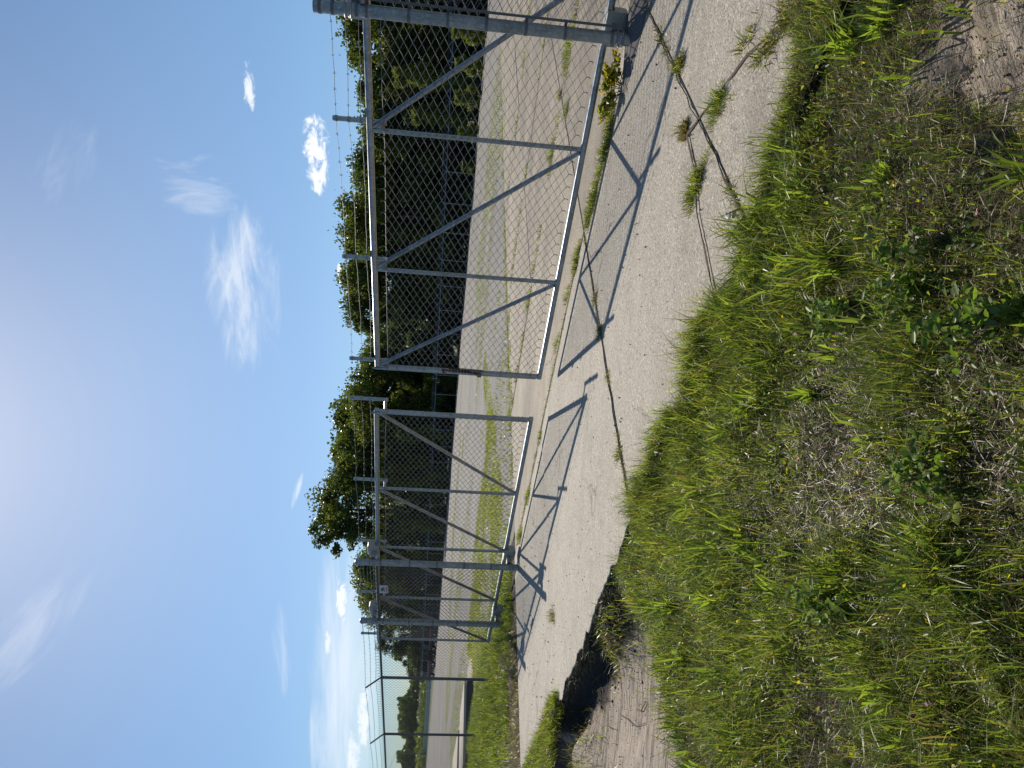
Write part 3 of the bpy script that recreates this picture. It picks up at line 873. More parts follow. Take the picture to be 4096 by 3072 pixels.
# creeping broad leaves between the blades
nl = 8000
x, y = scatter(nl * 6, -3.6, 3.2, .95, 5.9); p, q = PQ(x, y)
dl = .12 + sst(fbm(p * 2.1 + 91, q * 2.1 + 17, 3), .50, .68)
kp = (rng.random(len(x)) < dl) & (p < 2.6) & (q < dig_edge(p)) & in_view(x, y) & (np.hypot(p - 1.72, q - .5) > .28)
x, y, p, q = x[kp][:nl], y[kp][:nl], p[kp][:nl], q[kp][:nl]
zz = ground_z(p, q) + rng.uniform(.01, .10, len(x))
cl = np.where(rng.random((len(x), 1)) < .25, GY_ * .8, np.array([.095, .15, .032])) * rng.uniform(.7, 1.3, (len(x), 1))
cr = leaves(np.stack([x, y, zz], -1), rng.uniform(.006, .015, len(x)), cl, .6, 1.5, True)
tag(link('creeping_weeds', new_mesh('creeping_weeds', cr[0], cr[1], M_WEED, False, cr[2])), 'small leaved creeping weeds mixed into the foreground grass', kind='stuff')
# flowering stems standing over the grass
ns = 260
x, y = scatter(ns * 4, -3.6, 3.0, 1.3, 5.9); p, q = PQ(x, y)
kp = (p < 2.58) & (q < dig_edge(p) - .05) & in_view(x, y) & (np.hypot(p - 1.72, q - .5) > .3)
x, y, p, q = [k_[kp][:ns] for k_ in (x, y, p, q)]; n0 = len(x)
hs_ = rng.uniform(.14, .30, n0); az = rng.uniform(0, 6.28, n0); ln = np.abs(rng.normal(.35, .25, n0)); cu = np.abs(rng.normal(.35, .2, n0))
sc = np.where(rng.random((n0, 1)) < .5, GD * 1.3, G1 * 1.1)
st_ = blades(np.stack([x, y, ground_z(p, q)], -1), hs_, np.full(n0, .0018), az, ln, cu, sc)
tips_ = st_[0].reshape(-1, 5, 3)[:, 4]
parts.append(st_)
for k_ in range(4): parts.append(blades(tips_ - [0, 0, .01 * k_], rng.uniform(.02, .05, n0), np.full(n0, .0028), az + rng.normal(0, .9, n0), rng.uniform(.3, 1.5, n0), rng.uniform(0, .5, n0), sc * .8))
nf = 150; k_ = rng.choice(len(x), min(nf, len(x)), False)
fp = np.stack([x[k_] + rng.normal(0, .2, len(k_)), y[k_] + rng.normal(0, .2, len(k_)), ground_z(p[k_], q[k_]) + rng.uniform(.05, .12, len(k_))], -1)
fl = merge([leaves(np.repeat(fp, 3, 0) + rng.normal(0, .004, (len(fp) * 3, 3)), rng.uniform(.006, .011, len(fp) * 3), np.repeat(np.where(rng.random((len(fp), 1)) < .8, np.array([.55, .45, .03]), np.array([.5, .3, .42])), 3, 0), .5, 1.2, True)])
tag(link('wild_flowers', new_mesh('wild_flowers', fl[0], fl[1], M_WEED, False, fl[2])), 'tiny yellow and pink flowers dotted through the grass', kind='stuff')
v, t, c = merge(parts)
print('meadow tris', len(t))
tag(link('meadow_grass', new_mesh('meadow_grass', v, t, M_GRASS, False, c)), 'rough green and straw coloured grass in the foreground', kind='stuff')

# helper for grass along strips on other ground
def strip(name, label, n, sampler, zf, h0, h1, dry, yellow, lean=.4, wmul=1.0, kind='stuff', cat=None, group=None):
    x, y = sampler(n); p, q = PQ(x, y); N = len(x)
    col = grass_cols(N, dry, yellow)
    v, t, c = blades(np.stack([x, y, zf(p, q)], -1), rng.uniform(h0, h1, N), rng.uniform(.003, .006, N) * wmul, rng.uniform(0, 6.28, N), np.abs(rng.normal(lean, .3, N)), np.abs(rng.normal(.5, .35, N)), col, col * 1.1)
    return tag(link(name, new_mesh(name, v, t, M_GRASS, False, c)), label, cat, group, kind)
def pqs(p, q): return (p - q) / S2, (p + q) / S2
# lush strip left of the driveway, under the left fence
def s_left(n):
    p = rng.uniform(2.9, 7.1, n); q = rng.uniform(9.85, 24, n)
    e = 9.95 + .5 * (fbm(p * 1.7, p * .3 + 3, 3) - .5)
    e = np.where(p < 4.6, e + .55, e) + .35
    k = (q > e) & (rng.random(n) < .25 + sst(fbm(p * 1.2, q * 1.2, 3), .35, .6)) & (p > 3.2 + .05 * (q - 10))
    return pqs(p[k], q[k])
strip('verge_grass', 'lush bright green grass verge under the left fence', 95000, s_left, ground_z, .05, .20, .05, .28, .5, 1.8)
def s_dead(n):
    p = rng.uniform(2.9, 5.2, n); q = 9.72 + np.abs(rng.normal(0, .55, n)); return pqs(p, q)
strip('dead_weeds', 'brown dead weeds along the left edge of the driveway', 3200, s_dead, lambda p, q: np.maximum(ground_z(p, q), -.03), .03, .13, .75, .1, .9, 1.2)
def s_tong(n):
    q = rng.uniform(6.6, 9.5, n); p = 2.66 + rng.normal(0, .035, n) - rng.random(n) * (.10 + .30 * sst(q, 6.8, 7.6))
    k = rng.random(n) < sst(q + .5 * (fbm(q * 6, p * 6, 2) - .5), 6.55, 7.2); return pqs(p[k], q[k])
strip('edge_grass', 'green grass tongue on the front edge of the driveway above the sandy cut', 14000, s_tong, lambda p, q: np.where(p > 2.56, 0, np.maximum(ground_z(p, q), -.06)), .03, .15, .10, .4, .6, 1.2)
def s_cut(n):
    q = np.concatenate([rng.normal(4.95, .2, n // 2), rng.normal(6.85, .45, n // 2)]); p = np.concatenate([rng.normal(2.42, .13, n // 2), rng.normal(2.0, .22, n // 2)])
    k = (p < 2.6) & (q > 4.5); return pqs(p[k], q[k])
strip('cut_bank_grass', 'straggly grass and roots on the tumbled soil of the sandy cut', 1100, s_cut, ground_z, .05, .17, .45, .2, .7, 1.1)

n_ = 2600
q = rng.uniform(4.45, 9.3, n_); p = 2.57 + rng.normal(0, .035, n_)
kk = rng.random(n_) < .15 + .85 * sst(fbm(q * 4, 0 * q + 3, 3), .45, .62); q, p = q[kk], p[kk]; n_ = len(q)
x, y = pqs(p, q); cc = np.where(rng.random((n_, 1)) < .22, G1 * .7, GB * .55) * rng.uniform(.5, 1.3, (n_, 1))
v, t, c = blades(np.stack([x, y, rng.uniform(-.09, .004, n_)], -1), rng.uniform(.03, .13, n_), rng.uniform(.0015, .004, n_), rng.normal(R(225), .7, n_), rng.uniform(.9, 2.5, n_), rng.uniform(-.2, .9, n_), cc)
tag(link('torn_roots', new_mesh('torn_roots', v, t, M_WEED, False, c)), 'torn roots and dead turf hanging from the broken driveway edge', kind='stuff')

# joints with weeds
def line_s(pts, wid):
    def f(n):
        L = [math.dist(a, b_) for a, b_ in zip(pts[:-1], pts[1:])]; pr = np.array(L) / sum(L)
        k = rng.choice(len(L), n, p=pr); t = rng.random(n)
        A = np.array(pts)[k]; B = np.array(pts)[k + 1]; P = A + (B - A) * t[:, None] + rng.normal(0, wid, (n, 2))
        kk = fbm(P[:, 0] * 3 + pts[0][0], P[:, 1] * 3, 3) > .50
        return pqs(P[kk, 0], P[kk, 1])
    return f
zero = lambda p, q: -.01 + 0 * p
strip('joint_weeds', 'thin weeds along the driveway joint beneath the gates', 2600, line_s([(5.9, -.5), (5.9, 9.7)], .02), zero, .02, .07, .35, .3, .6)
strip('joint_weeds', 'ragged green weed strip along the joint under the right gate leaf', 5200, line_s([(5.70, 2.45), (5.72, 3.1), (5.84, 3.7), (5.9, 4.2)], .045), zero, .03, .11, .2, .3, .7)
strip('joint_weeds', 'sparse brown weeds in the driveway joint leading to the camera', 1000, line_s([(2.7, 3.74), (5.8, 3.74)], .015), zero, .015, .05, .6, .2, .7)
strip('joint_weeds', 'dark trailing weeds in the right hand driveway joint', 1500, line_s([(2.6, 1.55), (5.8, 1.55)], .025), zero, .02, .07, .5, .2, .8)
strip('crack_weeds', 'trailing weeds along the diagonal crack at the right of the driveway', 4200, line_s([(2.75, .68), (3.07, .92), (3.25, 1.10), (3.42, 1.30), (3.62, 1.56), (3.72, 1.70)], .05), zero, .03, .11, .35, .3, .8)
strip('yard_joint_weeds', 'weeds in the slab joints of the yard behind the gates', 5200, line_s([(8.85, 2.0), (8.85, 9.4), (11.9, 9.4), (11.9, 3), (15.3, 3), (15.3, 9.5)], .05), zero, .03, .10, .2, .4, .5, 2.0)
def s_yard(n):
    p = rng.uniform(7, 30, n); q = rng.uniform(9.4, 45, n)
    k = rng.random(n) < sst(fbm(p * .30 + 4, q * .16 + 9, 3), .47, .60); return pqs(p[k], q[k])
strip('yard_weeds', 'low yellow green weeds growing through the worn yard surface', 60000, s_yard, lambda p, q: -.025 + 0 * p, .03, .10, .15, .55, .5, 4.0)

def in_poly(px, py, poly):
    ins = np.zeros(len(px), bool); j = len(poly) - 1
    for i in range(len(poly)):
        (xi, yi), (xj, yj) = poly[i], poly[j]
        ins ^= ((yi > py) != (yj > py)) & (px < (xj - xi) * (py - yi) / (yj - yi + 1e-12) + xi); j = i
    return ins
SP = [(17.4, 15.9), (14.6, 14.5), (11.4, 12.7), (10, 12.1), (7.9, 11.2), (7.6, 12.9), (6.9, 14.1), (7.2, 18), (10, 22.1), (12, 20.3), (12.5, 17.8), (12.4, 15.4), (13.2, 14.8), (16.5, 16.3)]
def s_sp(n):
    p = rng.uniform(6.8, 17.6, n); q = rng.uniform(11, 22.5, n)
    k = in_poly(p + rng.normal(0, .12, n), q + rng.normal(0, .12, n), SP) & (rng.random(n) < .12 + sst(fbm(p * 1.3, q * .9, 3), .36, .58)); return pqs(p[k], q[k])
strip('yard_grass_strip', 'bright yellow green grass strip in the yard behind the left gate leaf', 90000, s_sp, lambda p, q: -.02 + 0 * p, .03, .11, .08, .65, .5, 2.4)
strip('slab_edge_weeds', 'green weeds along the edge between the concrete slabs and the gravelly yard', 5200, line_s([(7, 9.75), (12.5, 9.75), (24, 9.7)], .10), lambda p, q: -.02 + 0 * p, .03, .10, .15, .5, .5, 2.2)

# washed-in soil lying in cracks and joints, under the weeds
M_SILT = plain('joint_silt', (.085, .066, .048), .95, 0, .5, 60)
def silt(name, label, pts, w0, w1, seed):
    v, f = [], []
    P = []
    for a, b_ in zip(pts[:-1], pts[1:]):
        k = max(2, int(math.dist(a, b_) / .03))
        P += [(a[0] + (b_[0] - a[0]) * i / k, a[1] + (b_[1] - a[1]) * i / k) for i in range(k)]
    P.append(pts[-1])
    for i, (a, b_) in enumerate(P):
        c, d = P[max(i - 1, 0)], P[min(i + 1, len(P) - 1)]
        t = np.array([d[0] - c[0], d[1] - c[1]]); t = t / np.linalg.norm(t); nn = np.array([-t[1], t[0]])
        wv = [w0 + (w1 - w0) * float(sst(fbm(i * .11 + seed, sd_ * 7.0 + seed, 4), .38, .68)) for sd_ in (0, 1)]
        jit = .045 * (float(fbm(i * .16 + seed, 9, 4)) - .5)
        for k, h in ((-wv[0], .009), (0, .014), (wv[1], .009)): v.append(W(a + nn[0] * (k + jit), b_ + nn[1] * (k + jit), (h - .004) if k == 0 else .004))
    for i in range(len(P) - 1):
        for k in (0, 1): f.append((i * 3 + k, i * 3 + k + 1, i * 3 + k + 4, i * 3 + k + 3))
    return tag(link(name, new_mesh(name, v, f, M_SILT, True)), label, kind='structure')
silt('crack_soil', 'dark soil filling the diagonal crack at the right', [(2.72, .64), (3.07, .92), (3.25, 1.10), (3.42, 1.33), (3.62, 1.56), (3.74, 1.70)], .001, .013, 1.0)
silt('crack_soil', 'dark soil filling the short crack under the leafy green tuft', [(2.62, 1.98), (2.9, 1.93), (3.2, 1.86), (3.42, 1.74), (3.72, 1.69)], .0005, .010, 4.0)
silt('joint_soil', 'soil washed into the joint under the right gate leaf', [(5.66, 1.9), (5.70, 2.45), (5.74, 3.1), (5.86, 3.7), (5.9, 4.3), (5.92, 6), (5.9, 9.4)], .001, .014, 7.0)
silt('joint_soil', 'soil washed into the right hand driveway joint', [(2.62, 1.55), (3.8, 1.56), (5.6, 1.55)], .001, .009, 11.0)
silt('joint_soil', 'soil washed into the middle driveway joint', [(2.72, 3.74), (5.85, 3.74)], .001, .006, 15.0)

# tufts one can point at
def tuft(name, label, p, q, n, rad, h0, h1, dry, yellow, cat='grass tuft', group=None, lp=1.0):
    n = int(n * 2.2); a = rng.uniform(0, 6.28, n); r_ = rng.random(n) ** .75 * rad * (1 + .3 * np.sin(a * 3 + q * 7) + .15 * np.sin(a * 5 + p * 3))
    X, Y, _z = W(p, q)
    dp, dq = np.cos(a) * r_, np.sin(a) * r_ * lp
    xx, yy = pqs(dp, dq); N = n
    col = grass_cols(N, dry, yellow)
    z0 = 0.0 if p > 2.56 else float(ground_z(np.array([p]), np.array([q]))[0])
    v, t, c = blades(np.stack([xx, yy, np.full(N, -.008)], -1), rng.uniform(h0 * .4, h1, N) * (1.1 - .6 * r_ / rad) * (.5 + fbm(xx * 30 + p, yy * 30 + q, 2)), rng.uniform(.002, .0048, N), np.arctan2(yy, xx) + rng.normal(0, 1.2, N), np.abs(rng.normal(.55, .3, N)), np.abs(rng.normal(.6, .4, N)), col, col * 1.1)
    return tag(link(name, new_mesh(name, v, t, M_GRASS, False, c), None, (X, Y, z0)), label, cat, group)
TG = 'grass tufts rooted in the concrete joints'
for lab, pp, qq, nn, rad, h0, h1, dr, ye, lp in [
    ('long green tuft strip in the joint just left of the yellow shrub', 5.74, 3.0, 260, .09, .05, .13, .1, .3, 3.2),
    ('dark green tuft in the gate joint under the second upright of the right leaf', 5.90, 4.05, 160, .07, .05, .14, .1, .2, 2.4),
    ('pale green tuft beside the gate joint near the free end of the right leaf', 6.02, 4.62, 150, .07, .04, .12, .15, .5, 2.2),
    ('thin tuft in the gap between the two gate leaves', 6.05, 5.35, 120, .06, .03, .1, .2, .4, 3.0),
    ('small tuft under the bottom corner of the left gate leaf', 5.85, 6.75, 130, .06, .04, .11, .2, .3, 2.4),
    ('broad tuft under the left gate leaf halfway to the capped post', 5.85, 8.0, 240, .08, .04, .12, .15, .4, 3.2),
    ('tall bright tuft at the foot of the first capped post', 5.80, 8.95, 240, .08, .06, .16, .05, .5, 2.6),
    ('brown tuft where the chain shadow meets the driveway joint', 4.43, 3.76, 130, .06, .03, .09, .6, .2, 1.4),
    ('dry tuft in the middle of the driveway joint right of the free end shadow', 4.83, 3.72, 110, .05, .02, .07, .8, .1, 2.2),
    ('small green tuft in the joint nearest the foreground grass', 3.16, 3.79, 120, .05, .03, .09, .2, .3, 1.8),
    ('little yellow tuft in the middle joint of the driveway', 3.91, 3.76, 70, .05, .02, .06, .3, .5, 1.6),
    ('spiky olive tuft on the right hand joint in the fence shadow', 4.21, 1.50, 170, .06, .04, .11, .55, .2, 1.2),
    ('dense brown tuft on the right hand joint above the crack', 3.79, 1.70, 190, .055, .03, .10, .75, .1, 1.2),
    ('lush green tuft on the crack nearest the right edge', 3.40, 1.38, 220, .07, .04, .12, .05, .4, 1.6),
    ('long leafy green tuft beyond the crack close to the meadow', 3.35, 1.79, 360, .075, .04, .11, .1, .45, 2.6),
    ('spidery dry tuft far left in the driveway joint', 3.42, 6.72, 90, .09, .06, .16, .7, .1, 1.0),
    ('wide green tuft in the yard joint seen through the right gate leaf', 9.05, 3.2, 260, .10, .06, .18, .05, .4, 2.6),
    ('second yard tuft seen through the right gate leaf nearer the middle', 8.95, 4.5, 240, .10, .06, .17, .05, .4, 2.6),
    ('small yard tuft below the wide one behind the mesh', 8.3, 3.62, 140, .08, .05, .13, .1, .4, 1.8),
    ('brownish yard tuft between two green ones behind the mesh', 9.05, 3.75, 110, .06, .05, .12, .7, .1, 1.4),
    ('thin yard tuft behind the gap between the gate leaves', 8.9, 7.05, 170, .08, .05, .14, .1, .5, 3.0)]:
    tuft('grass_tuft', lab, pp, qq, nn, rad, h0, h1, dr, ye, 'grass tuft', TG, lp)

# shrubby weed with yellow leaves beside the near post
def shrub(name, label, p, q, z, rx, rz, n, cols, size, cat, stems=7, lq=1.0, group=None):
    root = thing(name, W(p, q, z), label, cat, group)
    mb = MB(); tips = []
    for k in range(stems):
        a = rng.uniform(0, 6.28); r_ = rx * rng.uniform(.3, 1.0); hz = rz * rng.uniform(.5, 1)
        dp, dq = math.cos(a) * r_, math.sin(a) * r_ * lq
        e = Vector(W(p + dp, q + dq, z + hz)); s0 = Vector(W(p + dp * .1, q + dq * .2, z)); mid = (s0 + e) / 2 + Vector((0, 0, hz * .15))
        mb.tube([s0, mid, e], [rx * .03, rx * .022, rx * .01], 5); tips += [(mid, e)]
    mb.build('stem', M_BARK, root)
    k = rng.integers(0, len(tips), n); t = rng.uniform(0, 1.05, n)[:, None]
    A = np.array([tuple(tips[i][0]) for i in k]); B = np.array([tuple(tips[i][1]) for i in k])
    P = A + (B - A) * t + rng.normal(0, rx * .14, (n, 3)); P[:, 2] = np.maximum(P[:, 2], z + .01)
    cc = np.array(cols)[rng.integers(0, len(cols), n)] * rng.uniform(.75, 1.25, (n, 1))
    v, tt, c = leaves(P, rng.uniform(.6, 1.3, n) * size, cc, .3, 1.6, True)
    link('foliage', new_mesh('foliage', v, tt, M_WEED, False, c), root)
    return root
shrub('yellow_weed', 'bushy weed with yellow and green leaves beside the near gate post', 5.60, 2.22, 0, .12, .15, 620, [(.36, .27, .02), (.25, .22, .03), (.09, .13, .02)], .028, 'weed', 16, 2.6)
shrub('vine_weed', 'tangled green weed at the foot of the fence right of the near post', 5.62, 1.30, .03, .18, .30, 420, [(.05, .10, .02), (.07, .12, .025)], .03, 'weed', 12, 1.6)
BW = 'broad leaved weeds among the foreground grass'
for lab, pp, qq, rr, hz, nn in [
    ('broad leaved weed low in the grass near the sandy patch', 1.60, 1.05, .13, .13, 240),
    ('leafy weed cluster in the middle right foreground', 1.78, 1.32, .12, .12, 220),
    ('large leaved weed at the bottom right of the meadow', 1.28, .95, .13, .16, 180),
    ('bushy broad leaf clump in the centre foreground', 1.12, 1.35, .14, .12, 240),
    ('pale leaved weed at the lower edge of the middle meadow', 1.05, 1.95, .12, .12, 160)]:
    shrub('broadleaf_weed', lab, pp, qq, float(ground_z(np.array([pp]), np.array([qq]))[0]), rr, hz, nn, [(.09, .16, .03), (.13, .19, .035), (.16, .19, .08)], .017, 'weed', 9, 1.0, BW)

# ------------------------------------------------------------------ trees behind the boundary fence
def crown(seed, hgt, wid, nleaf, low=.12, cols=None, leaf=.30, nlobe=40, ball=False):
    rg = np.random.default_rng(seed)
    lob = []
    for k in range(nlobe):
        zz = rg.uniform(low, .93); rad = wid * (.30 + .70 * math.sin(math.pi * min(1, (zz - low) / (1 - low) * .80 + .16)) ** .8)
        a = rg.uniform(0, 6.28); r_ = rad * math.sqrt(rg.random()) * .85
        lob.append((math.cos(a) * r_, math.sin(a) * r_, zz * hgt, wid * rg.uniform(.14, .36)))
    if ball:                                     # open rounded crown on a bare trunk
        lob = []
        while len(lob) < nlobe:
            d_ = rg.normal(size=3); d_ /= np.linalg.norm(d_); r_ = rg.uniform(.35, .86)
            lob.append((d_[0] * wid * r_, d_[1] * wid * r_, hgt * (low + 1) / 2 + d_[2] * hgt * (1 - low) / 2 * r_, wid * rg.uniform(.12, .28)))
    else: lob.append((0, 0, hgt * .88, wid * .3))
    lob = np.array(lob)
    k = rg.integers(0, len(lob), nleaf)
    d = rg.normal(size=(nleaf, 3)); d /= np.linalg.norm(d, axis=1, keepdims=True)
    rr = lob[k, 3] * (rg.random(nleaf) ** .45) * np.where(rg.random(nleaf) < .12, 1.3, 1.0) * (1 + np.clip(.15 * rg.normal(size=nleaf), -.3, .18))
    P = lob[k, :3] + d * rr[:, None] * [1, 1, .8]
    P[:, 2] = np.maximum(P[:, 2], .2)
    base = np.array(cols)[rg.integers(0, len(cols), len(lob))][k]
    cc = base * rg.uniform(.75, 1.3, (nleaf, 1))
    v, t, c = leaves(P, rg.uniform(.6, 1.25, nleaf) * leaf, cc, .15, 1.3)
    me = new_mesh('crown', v, t, M_LEAF, False, c)
    mb = MB()
    th = hgt * .62
    tr = [(0, 0, -.2), (.15, .1, th * .35), (-.1, .2, th * .7), (.1, 0, th)]
    r0 = hgt * .017
    mb.tube(tr, [r0 * 1.25, r0, r0 * .75, r0 * .35], 8)
    for i in range(9):
        L = lob[rg.integers(0, len(lob))]; h0 = rg.uniform(.25, .85) * th
        s0 = Vector((0, .1, h0)); e = Vector(L[:3]); m_ = (s0 + e) / 2 + Vector((0, 0, .3))
        mb.tube([s0, m_, e], [r0 * .45, r0 * .3, r0 * .12], 5)
    tme = new_mesh('trunk', mb.v, mb.f, M_BARK, True)
    return me, tme
DKG = [(.052, .078, .025), (.068, .096, .030), (.085, .108, .034)]
OLV = [(.10, .125, .030), (.12, .14, .034), (.08, .105, .026)]
LGT = [(.14, .17, .035), (.16, .185, .04), (.11, .145, .03)]
CROWNS = [crown(1, 10, 4.2, 15000, .06, DKG, .22), crown(2, 10, 4.6, 15000, .06, OLV, .22), crown(3, 10, 3.8, 14000, .05, DKG, .22),
          crown(4, 10, 4.4, 15000, .08, OLV, .22), crown(5, 18, 6.0, 9500, .40, DKG + OLV, .30, 60, True), crown(6, 10, 3.6, 9000, .06, LGT)]
def tree(name, label, p, q, kind, h, sx, group, rot=None):
    H0 = 18 if kind == 4 else 10
    root = thing(name, W(p, q, -.05), label, 'tree', group)
    s = h / H0
    root.rotation_euler = (0, 0, rot if rot is not None else rng.uniform(0, 6.28)); root.scale = (s * sx, s * sx, s)
    a = bpy.data.objects.new('crown', CROWNS[kind][0]); COL.objects.link(a); a.parent = root
    b_ = bpy.data.objects.new('trunk', CROWNS[kind][1]); COL.objects.link(b_); b_.parent = root
    return root
TGp = 'trees along the boundary fence'
front = [(14.5, 11.4, 0, 1.0), (18.5, 11.3, 2, 1.0), (21.5, 11.0, 1, .9), (25.2, 10.0, 0, .95), (29.3, 9.9, 3, .9), (33.0, 10.9, 2, .9), (36.6, 12.0, 1, .9),
         (40.5, 12.0, 0, .9), (44.6, 12.8, 3, .85), (48.2, 12.2, 2, .8), (52.6, 8.8, 0, .9), (56.8, 10.8, 2, .85), (61.0, 12.6, 1, .85), (65.4, 12.3, 3, .85),
         (71.4, 14.9, 3, .72), (75.8, 16.9, 4, .62), (85.3, 20.2, 4, 1.08), (93.5, 12.6, 0, .8), (101, 14.1, 1, .85), (108, 13.4, 3, .95), (115, 12.3, 1, .9), (122, 10.6, 0, .9), (130, 8.2, 2, 1.0)]
words = ['dark round topped', 'olive rounded', 'dark narrow', 'olive spreading', 'tall open crowned', 'light green']
prevs = {}
for i, (q, h, kd, sx) in enumerate(front):
    spot = ['at the right end of the tree line', 'behind the near gate post', 'right of the first upright', 'above the dip beside the tall weeds', 'behind the second panel of the right leaf', 'right of the second extension arm',
            'behind the middle of the right leaf', 'left of the middle of the right leaf', 'behind the third extension arm', 'at the gap in the skyline', 'lower than its neighbours in the skyline gap', 'behind the free end of the right leaf',
            'behind the opening between the leaves', 'behind the free end of the left leaf', 'just right of the tallest trees', 'touching the tallest tree on its right', 'and highest of all above the left leaf', 'touching the tallest tree on its left',
            'behind the first capped post', 'behind the pale sign', 'behind the second capped post', 'sloping down behind the left end of the left leaf', 'last and lowest at the left end of the tree line'][i]
    tree('broadleaf_tree', f'{words[kd]} tree {spot}', 57.5 + (i % 3) * .8, q, kd, h, sx, TGp)
# second row closes the gaps
for i in range(34):
    q = 12 + i * 3.6
    hh_ = float(np.interp(q, [f[0] for f in front], [f[1] for f in front])) * .97
    if q > 128: hh_ *= .7
    if 78 < q < 104: hh_ = min(hh_, 10.5)
    if 49 < q < 58: hh_ = min(hh_, 7.8)
    tree('broadleaf_tree', 'dark tree half hidden in the second row behind the boundary trees', 64 + (i % 2) * 2.2, q, (0, 2, 1, 0, 3)[i % 5], hh_, 1.1, 'second row of boundary trees')
# understorey along the fence
for i in range(30):
    q = 12 + i * 4.1
    tree('thicket_bush', 'dark bush of the thicket under the boundary trees', 55.0 + (i % 3) * .5, q + rng.uniform(-.8, .8), (0, 2, 0, 1)[i % 4], rng.uniform(3.2, 5.6), 1.5, 'thicket under the boundary trees')['category'] = 'bush'
SG = 'light green shrubs in front of the boundary fence'
for lab, pp, qq, hh_, sx in [('feathery pale shrub at the right end of the fence foot', 47.5, 16.3, 2.3, 1.0), ('pale green shrub below the first far fence bay', 47.5, 18.4, 2.0, 1.1), ('light green shrub behind the first brace of the right leaf', 47.5, 20.5, 1.9, 1.2),
                             ('low light shrub left of the pale ones', 47.6, 23.0, 1.5, 1.3), ('small light shrub where the shrubs run out', 47.8, 25.7, 1.1, 1.5), ('tiny pale shrub near the second upright', 48, 28.0, .7, 1.6)]:
    tree('pale_shrub', lab, pp, qq, 5, hh_, sx, SG)['category'] = 'shrub'
for lab, pp, qq, hh_, sx in [('sunlit vine covered sapling in front of the dark right hand trees', 52.8, 21.7, 6.6, .5), ('light leaved sapling behind the first far fence bays', 52.8, 24.5, 5.2, .6), ('light crowned sapling in front of the trees behind the left leaf', 52.8, 69.5, 8.8, .9),
                             ('olive sapling beneath the skyline dip', 52.8, 61.6, 6.4, .6), ('yellow green sapling below the tallest tree', 52.8, 79, 7, .8)]:
    tree('sunlit_sapling', lab, pp, qq, 5, hh_, sx, 'light saplings before the dark trees')

# ------------------------------------------------------------------ far left: low wall, wood, trucks, light pole
def az_pt(tanx, d, z=0): return Vector((tanx * d, d, z))
M_WALL = plain('pale_wall', (.55, .53, .49), .8, 0, .1, 1)
wl = MB(); A, B = az_pt(-.412, 185), az_pt(-.60, 225); n_ = 9
wr = thing('boundary_wall', A, 'low pale concrete wall at the far left end of the yard', 'wall')
for k in range(n_):
    a, b_ = A + (B - A) * (k / n_), A + (B - A) * ((k + 1) / n_ - .004)
    mb = MB(); d = (b_ - a) / 2; nrm = Vector((d.y, -d.x, 0)).normalized()
    mb.box((a + b_) / 2 + Vector((0, 0, .55)), nrm * .1, EZ * .6, d); mb.build('wall_panel', M_WALL, wr)
# distant wood: one mass
npt = 26000
t = rng.random(npt); dd = rng.uniform(262, 300, npt); tx = -.37 - .28 * t
top = 4.6 + 3.2 * fbm(tx * 60, tx * 0 + 4, 4) + np.where(np.abs(tx + .475) < .028, 1.8, 0) + np.where(np.abs(tx + .53) < .008, 1.5, 0)
zz = top * 1.25 * rng.random(npt) ** .7
cc = np.array(DKG)[rng.integers(0, 3, npt)] * rng.uniform(.8, 1.4, (npt, 1)) * 1.2
v, tt, c = leaves(np.stack([tx * dd, dd, zz], -1), rng.uniform(.7, 1.5, npt), cc, .1, 1.2)
tag(link('distant_wood', new_mesh('distant_wood', v, tt, M_LEAF, False, c)), 'distant dark wood beyond the far left of the yard', kind='stuff')
npt = 5000
t = rng.random(npt); dd = rng.uniform(205, 230, npt); tx = -.385 - .27 * t
zz = (1.6 + 2.0 * fbm(tx * 90, tx * 0 + 9, 3)) * rng.random(npt) ** .8 * 1.2
cc = np.array(LGT)[rng.integers(0, 3, npt)] * rng.uniform(.8, 1.3, (npt, 1))
v, tt, c = leaves(np.stack([tx * dd, dd, zz], -1), rng.uniform(.5, 1.0, npt), cc, .1, 1.2)
tag(link('distant_scrub', new_mesh('distant_scrub', v, tt, M_LEAF, False, c)), 'pale green scrub in front of the distant wood', kind='stuff')
lp = thing('light_pole', az_pt(-.5255, 190), 'slim light pole with long arm above the far wall', 'light pole')
b0 = az_pt(-.5255, 190)
mb = MB(); mb.tube([b0, b0 + Vector((0, 0, 8.2))], [.16, .10], 8); mb.build('pole', M_DARKP, lp)
mb = MB(); mb.tube([b0 + Vector((0, 0, 8.1)), b0 + Vector((-3, -.5, 9.3)), b0 + Vector((-9, -1, 10.6))], .05, 5); mb.build('arm', M_DARKP, lp)
M_TRK = plain('dark_truck_paint', (.035, .037, .045), .35, .1); M_ORG = plain('orange_band', (.48, .09, .035), .4, 0, .1); M_TYRE = plain('tyre', (.02, .02, .02), .8); M_GLS = plain('window_glass', (.05, .07, .09), .08, 0, .1); M_CHR = plain('pale_trim', (.55, .55, .56), .3, .6, .1)
